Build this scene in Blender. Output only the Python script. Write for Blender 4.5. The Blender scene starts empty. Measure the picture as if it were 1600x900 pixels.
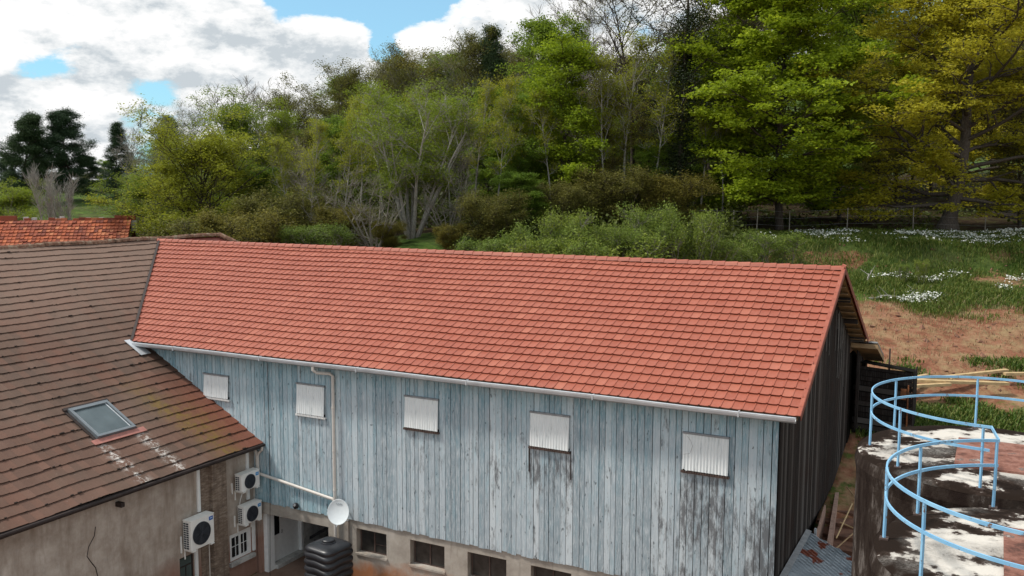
import bpy, math, random
import numpy as np
from mathutils import Vector, Matrix
R=math.radians
sc=bpy.context.scene
COL=sc.collection
# ------------------------------------------------------------------ camera, world, sun, exposure
CAM=np.array([4.575,-23.146,10.041])
RIGHT=np.array([0.8859,0.4637,0.0030]); FWD=np.array([-0.4608,0.8808,-0.1088])
RIGHT=RIGHT/np.linalg.norm(RIGHT); FWD=FWD-RIGHT*(FWD@RIGHT); FWD=FWD/np.linalg.norm(FWD)
UP=np.cross(RIGHT,FWD)
cd=bpy.data.cameras.new('camera'); cam=bpy.data.objects.new('camera',cd); COL.objects.link(cam)
cam.matrix_world=Matrix(((RIGHT[0],UP[0],-FWD[0],CAM[0]),(RIGHT[1],UP[1],-FWD[1],CAM[1]),(RIGHT[2],UP[2],-FWD[2],CAM[2]),(0,0,0,1)))
cd.sensor_width=36; cd.lens=1451.96/1600*36; cd.clip_start=.1; cd.clip_end=4000
sc.camera=cam
sc.view_settings.view_transform='Standard'; sc.view_settings.look='None'; sc.view_settings.gamma=1
sc.view_settings.exposure=0.47
SUN_EL,SUN_AZ=R(54),R(243)     # azimuth clockwise from +Y
SUND=Vector((math.sin(SUN_AZ)*math.cos(SUN_EL),math.cos(SUN_AZ)*math.cos(SUN_EL),math.sin(SUN_EL)))
ld=bpy.data.lights.new('sun','SUN'); ld.energy=2.6; ld.angle=R(7); ld.color=(1,.95,.88)
sun=bpy.data.objects.new('sun',ld); COL.objects.link(sun); sun.rotation_euler=SUND.to_track_quat('Z','Y').to_euler()

class NT:
    def __init__(s,nt): s.nt=nt; nt.nodes.clear()
    def n(s,t,ins=None,**pr):
        nd=s.nt.nodes.new(t)
        for k,v in pr.items(): setattr(nd,k,v)
        for k,v in (ins or {}).items():
            sk=nd.inputs[k]
            if isinstance(v,bpy.types.NodeSocket): s.nt.links.new(v,sk)
            elif isinstance(v,bpy.types.Node): s.nt.links.new(v.outputs[0],sk)
            else:
                if isinstance(v,(tuple,list)) and len(v)==3 and sk.type=='RGBA': v=(*v,1)
                sk.default_value=v
        return nd
    def m(s,op,a,b=None,c=None,clamp=False):
        d={0:a}
        if b is not None:d[1]=b
        if c is not None:d[2]=c
        return s.n('ShaderNodeMath',d,operation=op,use_clamp=clamp).outputs[0]
    def vm(s,op,a,b=None):
        d={0:a}
        if b is not None:d[1]=b
        nd=s.n('ShaderNodeVectorMath',d,operation=op)
        return nd.outputs['Value'] if op in('DISTANCE','LENGTH','DOT_PRODUCT') else nd.outputs[0]
    def mix(s,f,a,b,bt='MIX'):
        nd=s.n('ShaderNodeMix',data_type='RGBA',blend_type=bt)
        for i,v in ((0,f),(6,a),(7,b)):
            sk=nd.inputs[i]
            if isinstance(v,bpy.types.NodeSocket): s.nt.links.new(v,sk)
            else: sk.default_value=(*v,1) if isinstance(v,tuple) and len(v)==3 else v
        return nd.outputs[2]
    def ramp(s,f,stops,interp='LINEAR'):
        nd=s.n('ShaderNodeValToRGB',{0:f}); cr=nd.color_ramp; cr.interpolation=interp
        while len(cr.elements)<len(stops): cr.elements.new(.5)
        for e,(p,c) in zip(cr.elements,stops):
            e.position=p; e.color=(c,c,c,1) if isinstance(c,(int,float)) else (*c,1)
        return nd.outputs[0]
    def noise(s,vec,scale,detail=4,rough=.55,**k):
        d={'Scale':scale,'Detail':detail,'Roughness':rough}
        if vec is not None:d['Vector']=vec
        return s.n('ShaderNodeTexNoise',d,**k).outputs[0]
    def mapping(s,vec,scale=(1,1,1),rot=(0,0,0),loc=(0,0,0)):
        return s.n('ShaderNodeMapping',{'Vector':vec,'Scale':scale,'Rotation':rot,'Location':loc}).outputs[0]
    def attr(s,name): return s.n('ShaderNodeAttribute',attribute_name=name).outputs['Fac']
    def obj(s): return s.n('ShaderNodeTexCoord').outputs['Object']
    def pos(s): return s.n('ShaderNodeNewGeometry').outputs['Position']

w=bpy.data.worlds.new('World'); sc.world=w; w.use_nodes=True
t=NT(w.node_tree)
sky=t.n('ShaderNodeTexSky',sky_type='NISHITA',sun_disc=False,sun_elevation=SUN_EL,sun_rotation=SUN_AZ,altitude=300,air_density=1.0,dust_density=.6,ozone_density=1.6)
d=t.n('ShaderNodeTexCoord').outputs['Generated']
def clouddens(off):
    v=t.mapping(d,(1,1,2.0),loc=off)
    a=t.noise(v,8.5,12,.62)
    b=t.noise(v,2.2,2,.5)
    return t.m('ADD',t.m('MULTIPLY',a,.86),t.m('MULTIPLY',b,.24))
dens0=clouddens((0,0,0)); densU=clouddens((-.006,-.008,.045))
def blob(c,sig,wt):
    ds=t.vm('DISTANCE',t.mapping(d,(1,1,1.6)),(c[0],c[1],c[2]*1.6))
    return t.m('MULTIPLY',t.m('EXPONENT',t.m('MULTIPLY',t.m('POWER',ds,2.0),-.5/sig**2)),wt)
bias=None
for c,sg,wt in [((-.795,.595,.118),.018,-.16),((-.785,.605,.135),.013,-.13),((-.735,.67,.095),.022,-.26),((-.815,.57,.105),.018,-.20),((-.575,.81,.138),.014,-.30),((-.66,.745,.165),.012,-.14),((-.83,.55,.12),.012,-.12),((-.77,.62,.148),.013,-.10),((-.645,.75,.195),.026,-.32),((-.60,.775,.195),.034,-.34),((-.570,.81,.157),.020,-.22),((-.54,.82,.195),.022,-.26),((-.592,.79,.150),.016,.12),((-.548,.823,.150),.016,.20),((-.562,.815,.132),.018,-.18),
                ((-.70,.70,.14),.060,.20),((-.76,.63,.16),.04,.12),((-.64,.75,.12),.035,.16),((-.525,.84,.145),.020,.26),((-.44,.885,.155),.045,.26),((-.82,.56,.155),.05,.14),((-.81,.57,.08),.06,.14),((-.60,.79,.13),.012,.12),((-.68,.72,.085),.06,.25),((-.60,.79,.10),.05,.2)]:
    b=blob(c,sg,wt); bias=b if bias is None else t.m('ADD',bias,b)
cov=t.m('ADD',dens0,bias)
al=t.ramp(cov,[(.462,0.0),(.485,.25),(.505,.65),(.55,1.0)])
lit=t.m('ADD',t.m('MULTIPLY',t.m('SUBTRACT',dens0,densU),6.5),.66,clamp=True)
thick=t.ramp(cov,[(.55,0.0),(.80,1.0)])
lit2=t.m('SUBTRACT',lit,t.m('MULTIPLY',thick,.10),clamp=True)
ccol=t.ramp(lit2,[(0.0,(4.3,4.7,5.0)),(.42,(6.2,6.4,6.5)),(.75,(7.3,7.3,7.3)),(1,(7.7,7.7,7.7))])
skyc=t.mix(1.0,sky.outputs[0],(.55,.98,1.12),'MULTIPLY')
skyc=t.mix(.38,skyc,(4.2,6.3,7.3))
wc=t.mix(al,skyc,ccol)
bg=t.n('ShaderNodeBackground',{0:wc,1:.1})
t.n('ShaderNodeOutputWorld',{0:bg})

# ------------------------------------------------------------------ helpers
rng=np.random.default_rng(7); rnd=random.Random(11)
def tag(o,label=None,cat=None,group=None,kind=None):
    if label:o['label']=label
    if cat:o['category']=cat
    if group:o['group']=group
    if kind:o['kind']=kind
    return o
def thing(name,loc,label,cat,group=None):
    o=bpy.data.objects.new(name,None); o.empty_display_size=.3; COL.objects.link(o); o.location=loc
    return tag(o,label,cat,group)
def link(name,me,mat,parent=None):
    o=bpy.data.objects.new(name,me)
    if mat:
        me.materials.clear(); me.materials.append(mat)
    COL.objects.link(o)
    if parent is not None:
        o.parent=parent
        # geometry is written in world coordinates: bring it into the parent's frame
        if not me.get('local'):
            p=parent
            off=Vector((0,0,0))
            while p is not None: off+=p.location; p=p.parent
            o.location=-off
    return o
class MB:
    def __init__(s): s.v=[];s.f=[];s.r=[]
    def add(s,vs,fs,r=None):
        b=len(s.v); s.v.extend([tuple(x) for x in vs]); 
        for f in fs: s.f.append(tuple(i+b for i in f)); s.r.append(rnd.random() if r is None else r)
    def obox(s,O,A,B,Cc,r=None):
        """box from corner O with edge vectors A,B,C"""
        O,A,B,Cc=[np.array(x,float) for x in (O,A,B,Cc)]
        vs=[O,O+A,O+A+B,O+B,O+Cc,O+A+Cc,O+A+B+Cc,O+B+Cc]
        if r is None:r=rnd.random()
        s.add(vs,[(0,3,2,1),(4,5,6,7),(0,1,5,4),(1,2,6,5),(2,3,7,6),(3,0,4,7)] if np.dot(np.cross(A,B),Cc)>0 else [(0,1,2,3),(4,7,6,5),(0,4,5,1),(1,5,6,2),(2,6,7,3),(3,7,4,0)],r)
    def box(s,x0,x1,y0,y1,z0,z1,r=None): s.obox((x0,y0,z0),(x1-x0,0,0),(0,y1-y0,0),(0,0,z1-z0),r)
    def tube(s,pts,rad,k=8,cap=True,r=None):
        pts=[np.array(p,float) for p in pts]; n=len(pts)
        if not hasattr(rad,'__len__'): rad=[rad]*n
        if r is None:r=rnd.random()
        vs=[];up=np.array([0,0,1.])
        prev=None
        for i,p in enumerate(pts):
            t_=pts[min(i+1,n-1)]-pts[max(i-1,0)]; t_=t_/max(np.linalg.norm(t_),1e-9)
            if prev is None:
                a=np.cross(t_,up if abs(t_[2])<.9 else np.array([1.,0,0]))
            else: a=prev-t_*(prev@t_)
            a/=max(np.linalg.norm(a),1e-9); prev=a; b=np.cross(t_,a)
            for j in range(k):
                th=2*math.pi*j/k; vs.append(p+rad[i]*(a*math.cos(th)+b*math.sin(th)))
        fs=[]
        for i in range(n-1):
            for j in range(k):
                j2=(j+1)%k; fs.append((i*k+j,i*k+j2,(i+1)*k+j2,(i+1)*k+j))
        if cap: fs.append(tuple(range(k-1,-1,-1))); fs.append(tuple((n-1)*k+j for j in range(k)))
        s.add(vs,fs,r)
    def lathe(s,c,prof,k=32,r=None,ang=(0,2*math.pi)):
        vs=[];full=abs(ang[1]-ang[0]-2*math.pi)<1e-6
        kk=k if full else k+1
        for (rr,z) in prof:
            for j in range(kk):
                th=ang[0]+(ang[1]-ang[0])*j/k; vs.append((c[0]+rr*math.cos(th),c[1]+rr*math.sin(th),c[2]+z))
        fs=[]
        for i in range(len(prof)-1):
            for j in range(k):
                j2=(j+1)%kk; fs.append((i*kk+j,i*kk+j2,(i+1)*kk+j2,(i+1)*kk+j))
        s.add(vs,fs,r)
    def build(s,name,mat,parent=None,smooth=False,bevel=0):
        me=bpy.data.meshes.new(name); me.from_pydata([tuple(map(float,v)) for v in s.v],[],s.f)
        at=me.attributes.new('rnd','FLOAT','FACE'); at.data.foreach_set('value',np.array(s.r,dtype=np.float32))
        if smooth: me.shade_smooth() if hasattr(me,'shade_smooth') else me.polygons.foreach_set('use_smooth',[True]*len(me.polygons))
        me.update()
        o=link(name,me,mat,parent)
        if bevel:
            m=o.modifiers.new('bevel','BEVEL'); m.width=bevel; m.segments=2; m.limit_method='ANGLE'
        return o
def npmesh(name,V,F,attrs=None,smooth=False):
    """V (n,3), F (m,k) uniform face size"""
    me=bpy.data.meshes.new(name); n=len(V); m,k=F.shape
    me.vertices.add(n); me.vertices.foreach_set('co',np.asarray(V,dtype=np.float32).ravel())
    me.loops.add(m*k); me.loops.foreach_set('vertex_index',F.astype(np.int32).ravel())
    me.polygons.add(m); me.polygons.foreach_set('loop_start',np.arange(0,m*k,k,dtype=np.int32))
    me.polygons.foreach_set('use_smooth',np.full(m,bool(smooth)))
    for nm,(dom,arr) in (attrs or {}).items():
        a=me.attributes.new(nm,'FLOAT',dom); a.data.foreach_set('value',np.asarray(arr,dtype=np.float32))
    me.update(calc_edges=True); me.validate()
    return me
def hash2(i,j,seed=0):
    x=np.sin(i*127.1+j*311.7+seed*74.7)*43758.5453
    return x-np.floor(x)
def vnoise(x,y,seed=0):
    i=np.floor(x);j=np.floor(y);u=x-i;v=y-j;u=u*u*(3-2*u);v=v*v*(3-2*v)
    a=hash2(i,j,seed);b=hash2(i+1,j,seed);c=hash2(i,j+1,seed);d_=hash2(i+1,j+1,seed)
    return (a*(1-u)+b*u)*(1-v)+(c*(1-u)+d_*u)*v
def fbm(x,y,seed=0,o=4):
    s=0;a=.5;
    for k in range(o): s=s+a*vnoise(x,y,seed+k); x=x*2.03+5.1; y=y*2.03+1.7; a*=.5
    return s/(1-.5**o)
def sst(x,a,b):
    t_=np.clip((x-a)/(b-a),0,1); return t_*t_*(3-2*t_)

# ------------------------------------------------------------------ materials
def mat(name,fn):
    m=bpy.data.materials.new(name); m.use_nodes=True; t=NT(m.node_tree)
    sh=fn(t); t.n('ShaderNodeOutputMaterial',{0:sh}); return m
def bsdf(t,col,rough=.8,metal=0.0,spec=.4,bump=None,bstr=.3,bdist=.01,**k):
    ins={'Base Color':col,'Roughness':rough,'Metallic':metal,'Specular IOR Level':spec}
    if bump is not None: ins['Normal']=t.n('ShaderNodeBump',{'Height':bump,'Strength':bstr,'Distance':bdist}).outputs[0]
    ins.update(k)
    return t.n('ShaderNodeBsdfPrincipled',ins).outputs[0]
def plain(name,col,rough=.6,metal=0.0,var=.12,nscale=6,spec=.4):
    def f(t):
        nz=t.noise(t.obj(),nscale,4)
        c=t.mix(1.0,col,t.ramp(nz,[(.3,1-var),(.7,1+var)]),'MULTIPLY')
        return bsdf(t,c,rough,metal,spec,bump=nz,bstr=.08)
    return mat(name,f)
def f_newtile(t):
    p=t.pos(); r=t.attr('rnd')
    base=t.ramp(r,[(0,(.285,.068,.036)),(.5,(.315,.078,.042)),(.9,(.34,.089,.049)),(1,(.39,.12,.07))])
    base=t.mix(t.ramp(t.noise(p,.35,3),[(.35,0),(.75,.45)]),base,(.365,.108,.062))
    base=t.mix(t.ramp(t.noise(p,9,4,.6),[(.4,0),(.8,.35)]),base,(.40,.155,.11))
    base=t.mix(t.ramp(t.noise(t.mapping(p,(1,1,1)),30,3),[(.6,0),(.8,.5)]),base,(.28,.075,.05))
    return bsdf(t,base,.55,spec=.45,bump=t.noise(p,40,3),bstr=.15,bdist=.004)
M_newtile=mat('new_clay_tile',f_newtile)
def f_oldtile(t):
    p=t.pos(); r=t.attr('rnd')
    base=t.ramp(r,[(0,(.086,.056,.042)),(.3,(.104,.064,.046)),(.6,(.116,.069,.049)),(.85,(.130,.068,.047)),(1,(.15,.09,.065))])
    big=t.noise(p,.45,4,.6)
    base=t.mix(t.ramp(big,[(.35,0),(.65,.7)]),base,(.150,.098,.074))
    base=t.mix(t.ramp(t.noise(p,1.7,5,.65),[(.5,0),(.75,.6)]),base,(.105,.07,.052))
    # paler greyer upper courses, redder low right corner, olive moss band, lichen trails: wear that sits on the tiles
    base=t.mix(t.m('MULTIPLY',t.attr('red'),.8),base,(.235,.062,.034))
    base=t.mix(t.m('MULTIPLY',t.attr('pale'),.7),base,(.235,.158,.12))
    mo=t.m('MULTIPLY',t.attr('moss'),t.ramp(t.noise(p,5,4,.6),[(.4,.15),(.65,1)]))
    base=t.mix(t.m('MULTIPLY',mo,.75),base,(.17,.115,.02))
    li=t.m('MULTIPLY',t.attr('lichen'),t.ramp(t.noise(p,7,5,.7),[(.48,0),(.56,1)]))
    base=t.mix(li,base,(.50,.46,.42))
    sp=t.ramp(t.noise(p,14,3,.7),[(.68,0),(.74,1)])
    base=t.mix(t.m('MULTIPLY',sp,.45),base,(.34,.28,.24))
    dk=t.ramp(t.noise(p,3.2,6,.7),[(.62,0),(.72,1)])
    base=t.mix(t.m('MULTIPLY',dk,.45),base,(.05,.03,.022))
    return bsdf(t,base,.85,spec=.25,bump=t.noise(p,22,5,.7),bstr=.5,bdist=.01)
M_oldtile=mat('old_brown_tile',f_oldtile)
def f_orange(t):
    p=t.pos(); r=t.attr('rnd')
    base=t.ramp(r,[(0,(.16,.055,.04)),(.4,(.30,.085,.045)),(.8,(.42,.12,.055)),(1,(.5,.2,.1))])
    base=t.mix(t.ramp(t.noise(p,.6,4,.6),[(.4,0),(.65,.8)]),base,(.20,.065,.045))
    return bsdf(t,base,.85,spec=.2)
M_orange=mat('old_orange_tile',f_orange)
M_ridgeold=mat('mossy_ridge',lambda t:bsdf(t,t.ramp(t.noise(t.pos(),4,5,.7),[(.3,(.06,.05,.035)),(.5,(.20,.11,.075)),(.7,(.30,.27,.20))]),.9,spec=.1,bump=t.noise(t.pos(),12,4),bstr=.6,bdist=.02))
def f_board(t):
    p=t.pos(); r=t.attr('rnd'); bl=t.attr('blue'); st=t.attr('stain')
    st1=t.noise(t.mapping(p,(4.5,4.5,.55)),2.0,6,.62)
    st2=t.noise(t.mapping(p,(16,16,1.5)),2.0,6,.72)
    blue=t.ramp(r,[(0,(.19,.33,.39)),(.5,(.30,.46,.52)),(1,(.45,.58,.63))])
    grey=t.ramp(r,[(0,(.26,.32,.355)),(.5,(.40,.465,.505)),(1,(.57,.63,.66))])
    fac=t.m('ADD',t.m('MULTIPLY',bl,.95),t.m('MULTIPLY',t.m('SUBTRACT',st1,.5),2.4),clamp=True)
    c=t.mix(fac,grey,blue)
    c=t.mix(t.ramp(st2,[(.47,0),(.66,.75)]),c,(.64,.69,.71))
    # bare, dark weathered wood where the paint has gone
    wn=t.noise(t.mapping(p,(6,6,1.3),loc=(3,1,4)),1.5,7,.74)
    wf=t.m('ADD',t.m('SUBTRACT',wn,.575),t.m('MULTIPLY',st,.24))
    wf=t.m('ADD',wf,t.m('MULTIPLY',t.m('SUBTRACT',r,.5),.10))
    c=t.mix(t.ramp(wf,[(.0,0),(.16,.85)]),c,(.105,.105,.11))
    kn=t.noise(t.mapping(p,(5.5,5.5,2.2),loc=(7,2,1)),2.4,2,.4)
    c=t.mix(t.ramp(kn,[(.70,0),(.74,.7)]),c,(.07,.085,.095))
    return bsdf(t,c,.85,spec=.2,bump=st2,bstr=.35,bdist=.006)
M_board=mat('blue_weathered_board',f_board)
def f_dark(t):
    p=t.pos(); r=t.attr('rnd')
    c=t.ramp(r,[(0,(.011,.009,.0085)),(.55,(.024,.019,.0175)),(.85,(.048,.041,.037)),(1,(.10,.093,.088))])
    s=t.noise(t.mapping(p,(20,20,.8)),2,5,.7)
    c=t.mix(t.ramp(s,[(.50,0),(.74,.65)]),c,(.10,.094,.09))
    c=t.mix(t.ramp(t.noise(p,.8,4),[(.5,0),(.75,.5)]),c,(.03,.014,.010))
    return bsdf(t,c,.9,spec=.12,bump=s,bstr=.4,bdist=.01)
M_dark=mat('blackened_wood',f_dark)
def f_conc(t):
    p=t.pos()
    c=t.ramp(t.noise(p,1.3,6,.65),[(.3,(.27,.235,.20)),(.55,(.40,.36,.31)),(.75,(.50,.46,.41))])
    z=t.n('ShaderNodeSeparateXYZ',{0:p}).outputs[2]
    e=t.m('ADD',t.m('MULTIPLY',z,-1.1),t.m('MULTIPLY',t.noise(p,1.4,4,.6),1.6))   # red splashed earth low on the wall
    c=t.mix(t.ramp(e,[(.0,0),(.1,0),(.9,1)]) if False else t.m('MULTIPLY',t.m('SUBTRACT',e,2.65,clamp=True),1.6,clamp=True),c,(.36,.155,.075))
    c=t.mix(t.ramp(t.noise(t.mapping(p,(3,3,.5)),2,5,.6),[(.55,0),(.75,.5)]),c,(.16,.14,.12))
    return bsdf(t,c,.9,spec=.15,bump=t.noise(p,18,5,.7),bstr=.3,bdist=.01)
M_conc=mat('stained_concrete',f_conc)
def f_plaster(t):
    p=t.pos()
    c=t.ramp(t.noise(p,1.6,7,.68),[(.3,(.29,.235,.19)),(.5,(.42,.36,.305)),(.7,(.52,.46,.40))])
    c=t.mix(t.ramp(t.noise(t.mapping(p,(2,2,.35)),1.6,5,.65),[(.45,0),(.7,.65)]),c,(.22,.165,.125))
    c=t.mix(t.ramp(t.noise(p,5,5,.7),[(.55,0),(.7,.5)]),c,(.33,.30,.265))
    z=t.n('ShaderNodeSeparateXYZ',{0:p}).outputs[2]
    e=t.m('ADD',t.m('MULTIPLY',z,-1.0),t.m('MULTIPLY',t.noise(p,1.2,4),1.5))
    c=t.mix(t.m('MULTIPLY',t.m('SUBTRACT',e,1.9,clamp=True),.8,clamp=True),c,(.27,.135,.095))
    return bsdf(t,c,.92,spec=.1,bump=t.noise(p,14,7,.75),bstr=.5,bdist=.012)
M_plaster=mat('stained_plaster',f_plaster)
def f_brick(t):
    p=t.pos()
    c=t.ramp(t.noise(t.mapping(p,(2,2,7)),2.2,6,.7),[(.3,(.10,.075,.06)),(.5,(.22,.165,.125)),(.7,(.36,.30,.24))])
    c=t.mix(t.ramp(t.noise(t.mapping(p,(6,6,.5)),1.6,4),[(.5,0),(.7,.7)]),c,(.12,.09,.072))
    return bsdf(t,c,.92,spec=.1,bump=t.noise(t.mapping(p,(3,3,10)),3,5),bstr=.8,bdist=.03)
M_brick=mat('old_brick_pier',f_brick)
M_white=plain('off_white_plastic',(.78,.78,.76),.45,var=.06)
M_acwhite=plain('cream_metal',(.82,.81,.77),.4,var=.05)
M_pvc=plain('cream_pipe',(.60,.56,.51),.5,var=.08)
M_zinc=plain('pale_zinc',(.58,.60,.62),.35,metal=.25,var=.12,nscale=3)
M_zincd=plain('grey_lead',(.27,.28,.29),.55,metal=.2,var=.2)
M_black=plain('black_plastic',(.018,.018,.02),.45,var=.2)
M_tank=plain('ribbed_black_plastic',(.021,.022,.026),.38,var=.35,nscale=2.5,spec=.5)
M_grille=plain('dark_grille',(.035,.04,.05),.5,var=.2)
M_shade=plain('interior_shade',(.006,.006,.006),.9,var=.1,spec=.0)  # near-black colour standing in for the shade of interiors and gaps
M_frame=plain('rusty_frame',(.085,.055,.045),.7,var=.3)
M_fascia=plain('dark_fascia',(.030,.020,.017),.75,var=.3)
M_verge=plain('brown_verge_metal',(.20,.058,.042),.55,var=.15)
M_wood=plain('raw_timber',(.50,.36,.19),.7,var=.2,nscale=4)
M_batten=plain('soffit_wood',(.36,.24,.13),.8,var=.3,nscale=3)
M_logo=plain('blue_badge',(.01,.10,.42),.4,var=.05)
M_logo2=plain('light_blue_badge',(.02,.26,.58),.4,var=.05)
M_mark=plain('pale_mark',(.35,.50,.72),.4,var=.05)
M_gmark=plain('grey_mark',(.33,.37,.39),.5,var=.05)
M_rail=mat('pale_blue_paint',lambda t:bsdf(t,t.mix(t.ramp(t.noise(t.pos(),7,7,.75),[(.60,0),(.64,1)]),t.mix(t.ramp(t.noise(t.pos(),2.5,5,.7),[(.35,0),(.7,1)]),(.19,.43,.66),(.30,.56,.76)),(.16,.10,.075)),.5,spec=.35,bump=t.noise(t.pos(),30,4),bstr=.2,bdist=.003))
M_pink=plain('pink_flashing',(.36,.15,.12),.6,var=.15)
def f_shutter(t):
    p=t.pos(); c=t.ramp(t.noise(t.mapping(p,(5,5,.8)),2.2,6,.7),[(.3,(.50,.53,.53)),(.42,(.74,.78,.78)),(.7,(.86,.88,.87))])
    c=t.mix(t.ramp(t.attr('rnd'),[(0,0),(1,.0)]),c,(.5,.5,.5))
    return bsdf(t,c,.5,spec=.35)
M_shut=mat('white_corrugated_sheet',f_shutter)
M_glass=mat('window_glass',lambda t:bsdf(t,(.012,.014,.015),.08,spec=.6))
M_glass2=mat('dusty_glass',lambda t:bsdf(t,t.ramp(t.noise(t.pos(),5,4),[(.3,(.015,.014,.013)),(.7,(.045,.042,.038))]),.3,spec=.5))
M_skyglass=mat('roof_window_glass',lambda t:bsdf(t,t.ramp(t.noise(t.pos(),1.2,3),[(.3,(.045,.07,.078)),(.7,(.09,.125,.135))]),.14,spec=.8))
def f_tin(t):
    p=t.pos()
    c=t.ramp(t.noise(p,1.5,5,.6),[(.3,(.20,.235,.26)),(.7,(.37,.41,.44))])
    ru=t.ramp(t.noise(t.mapping(p,loc=(3.1,1.2,0)),1.5,3,.5),[(.60,0),(.63,1)])
    c=t.mix(ru,c,(.20,.055,.03))
    c=t.mix(t.ramp(t.noise(t.mapping(p,(1,6,1)),2.5,5),[(.58,0),(.7,.7)]),c,(.10,.09,.085))
    return bsdf(t,c,.5,metal=.3,spec=.4)
M_tin=mat('rusty_corrugated_sheet',f_tin)
def f_silo(t):
    p=t.pos(); z=t.n('ShaderNodeSeparateXYZ',{0:t.n('ShaderNodeNewGeometry').outputs['Normal']}).outputs[2]
    n1=t.noise(t.mapping(p,(1,1,.35)),1.1,8,.70)
    c=t.ramp(t.noise(t.mapping(p,(1,1,.3)),1.9,9,.74),[(.40,(.018,.012,.010)),(.53,(.036,.027,.022)),(.59,(.10,.085,.076)),(.70,(.22,.20,.18))])
    c2=t.ramp(t.noise(p,1.6,9,.68),[(.40,(.028,.020,.017)),(.485,(.055,.042,.036)),(.505,(.30,.285,.27)),(.60,(.56,.53,.48))])
    c2=t.mix(t.ramp(t.noise(p,.7,4),[(.45,0),(.6,.75)]),c2,t.ramp(t.noise(p,9,6,.8),[(.35,(.09,.08,.075)),(.6,(.30,.28,.26))]))
    cc=t.mix(t.ramp(z,[(.5,0),(.8,1)]),c,c2)
    return bsdf(t,cc,.95,spec=.05,bump=t.noise(p,9,7,.75),bstr=.8,bdist=.03)
M_silo=mat('blackened_concrete',f_silo)
def f_silotop(t):
    p=t.pos()
    dist=t.attr('edge')
    n=t.m('ADD',t.noise(p,1.5,9,.66),t.m('ADD',t.m('MULTIPLY',dist,-.14),-.012))
    c=t.ramp(n,[(.42,(.018,.012,.009)),(.485,(.040,.028,.022)),(.502,(.12,.10,.09)),(.512,(.38,.35,.31)),(.58,(.58,.54,.48))])
    sp=t.ramp(t.noise(p,26,6,.85),[(.42,(.06,.055,.05)),(.6,(.34,.32,.29))])
    c=t.mix(t.ramp(t.noise(t.mapping(p,loc=(5,2,0)),.62,3),[(.54,0),(.66,.7)]),c,sp)
    return bsdf(t,c,.95,spec=.05,bump=n,bstr=.7,bdist=.04)
M_silotop=mat('mossy_whitewashed_slab',f_silotop)
M_hatch=mat('red_slab',lambda t:bsdf(t,t.ramp(t.noise(t.pos(),2.6,8,.72),[(.36,(.10,.05,.04)),(.47,(.21,.095,.07)),(.56,(.29,.15,.115)),(.62,(.12,.09,.08)),(.70,(.50,.44,.39))]),.9,spec=.1))
M_foam=M_zinc
M_roughwhite=mat('rough_whitewash',lambda t:bsdf(t,t.ramp(t.noise(t.pos(),3,6,.7),[(.35,(.30,.29,.27)),(.6,(.55,.54,.51))]),.9,spec=.1,bump=t.noise(t.pos(),10,5),bstr=.6,bdist=.02))
def f_yard(t):
    p=t.pos(); c=t.ramp(t.noise(p,.9,6,.65),[(.3,(.17,.10,.07)),(.6,(.28,.19,.145)),(.8,(.34,.26,.21))])
    return bsdf(t,c,.95,spec=.1,bump=t.noise(p,6,5),bstr=.4,bdist=.03)
M_yard=mat('red_dirt_paving',f_yard)
def f_ground(t):
    p=t.pos(); soil=t.attr('soil'); lit=t.attr('litter')
    g=t.ramp(t.noise(p,1.1,7,.7),[(.30,(.022,.042,.010)),(.5,(.060,.105,.020)),(.7,(.12,.165,.038))])
    g=t.mix(t.ramp(t.noise(p,.28,4),[(.45,0),(.7,.6)]),g,(.105,.105,.045))
    s=t.ramp(t.noise(p,1.7,8,.72),[(.28,(.11,.045,.028)),(.48,(.24,.105,.062)),(.7,(.37,.21,.13))])
    dry=t.ramp(t.noise(t.mapping(p,(1,1,1),loc=(2,7,0)),.9,6,.7),[(.45,0),(.65,.75)])
    s=t.mix(dry,s,(.32,.245,.13))
    l=t.ramp(t.noise(p,1.4,7,.7),[(.3,(.018,.012,.008)),(.5,(.05,.032,.020)),(.62,(.055,.060,.018)),(.75,(.04,.065,.018))])
    br=t.m('MULTIPLY',t.m('SUBTRACT',t.noise(p,1.3,7,.7),.5),1.5)
    f1=t.ramp(t.m('ADD',soil,br),[(.38,0),(.58,1)])
    f2=t.ramp(t.m('ADD',lit,br),[(.35,0),(.65,1)])
    c=t.mix(f2,t.mix(f1,g,s),l)
    return bsdf(t,c,.95,spec=.08,bump=t.noise(p,3.5,8,.75),bstr=.8,bdist=.12)
M_ground=mat('grass_and_red_soil',f_ground)
def leafmat(name,c0,c1,c2,trans=.30,rough=.55):
    def f(t):
        r=t.attr('rnd'); oi=t.n('ShaderNodeObjectInfo').outputs['Random']
        c=t.ramp(r,[(0,c0),(.5,c1),(1,c2)])
        c=t.mix(1.0,c,t.ramp(oi,[(0,(.82,.86,.9)),(.5,(1,1,1)),(1,(1.18,1.08,.9))]),'MULTIPLY')
        a=bsdf(t,c,rough,spec=.25)
        b=t.n('ShaderNodeBsdfTranslucent',{0:c}).outputs[0]
        return t.n('ShaderNodeMixShader',{0:trans,1:a,2:b}).outputs[0]
    return mat(name,f)
def barkmat(name,c0,c1,sc_=5):
    return mat(name,lambda t:bsdf(t,t.ramp(t.noise(t.mapping(t.obj(),(3,3,.7)),sc_,6,.7),[(.35,c0),(.65,c1)]),.92,spec=.1,bump=t.noise(t.mapping(t.obj(),(4,4,.6)),6,4),bstr=.8,bdist=.03))
L_maple=leafmat('maple_leaves',(.15,.21,.012),(.285,.37,.018),(.47,.56,.035),.5)
L_oak=leafmat('oak_leaves',(.29,.265,.020),(.46,.42,.030),(.64,.58,.055),.5)
L_olive=leafmat('olive_leaves',(.20,.21,.018),(.31,.33,.026),(.44,.46,.05),.5)
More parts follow.
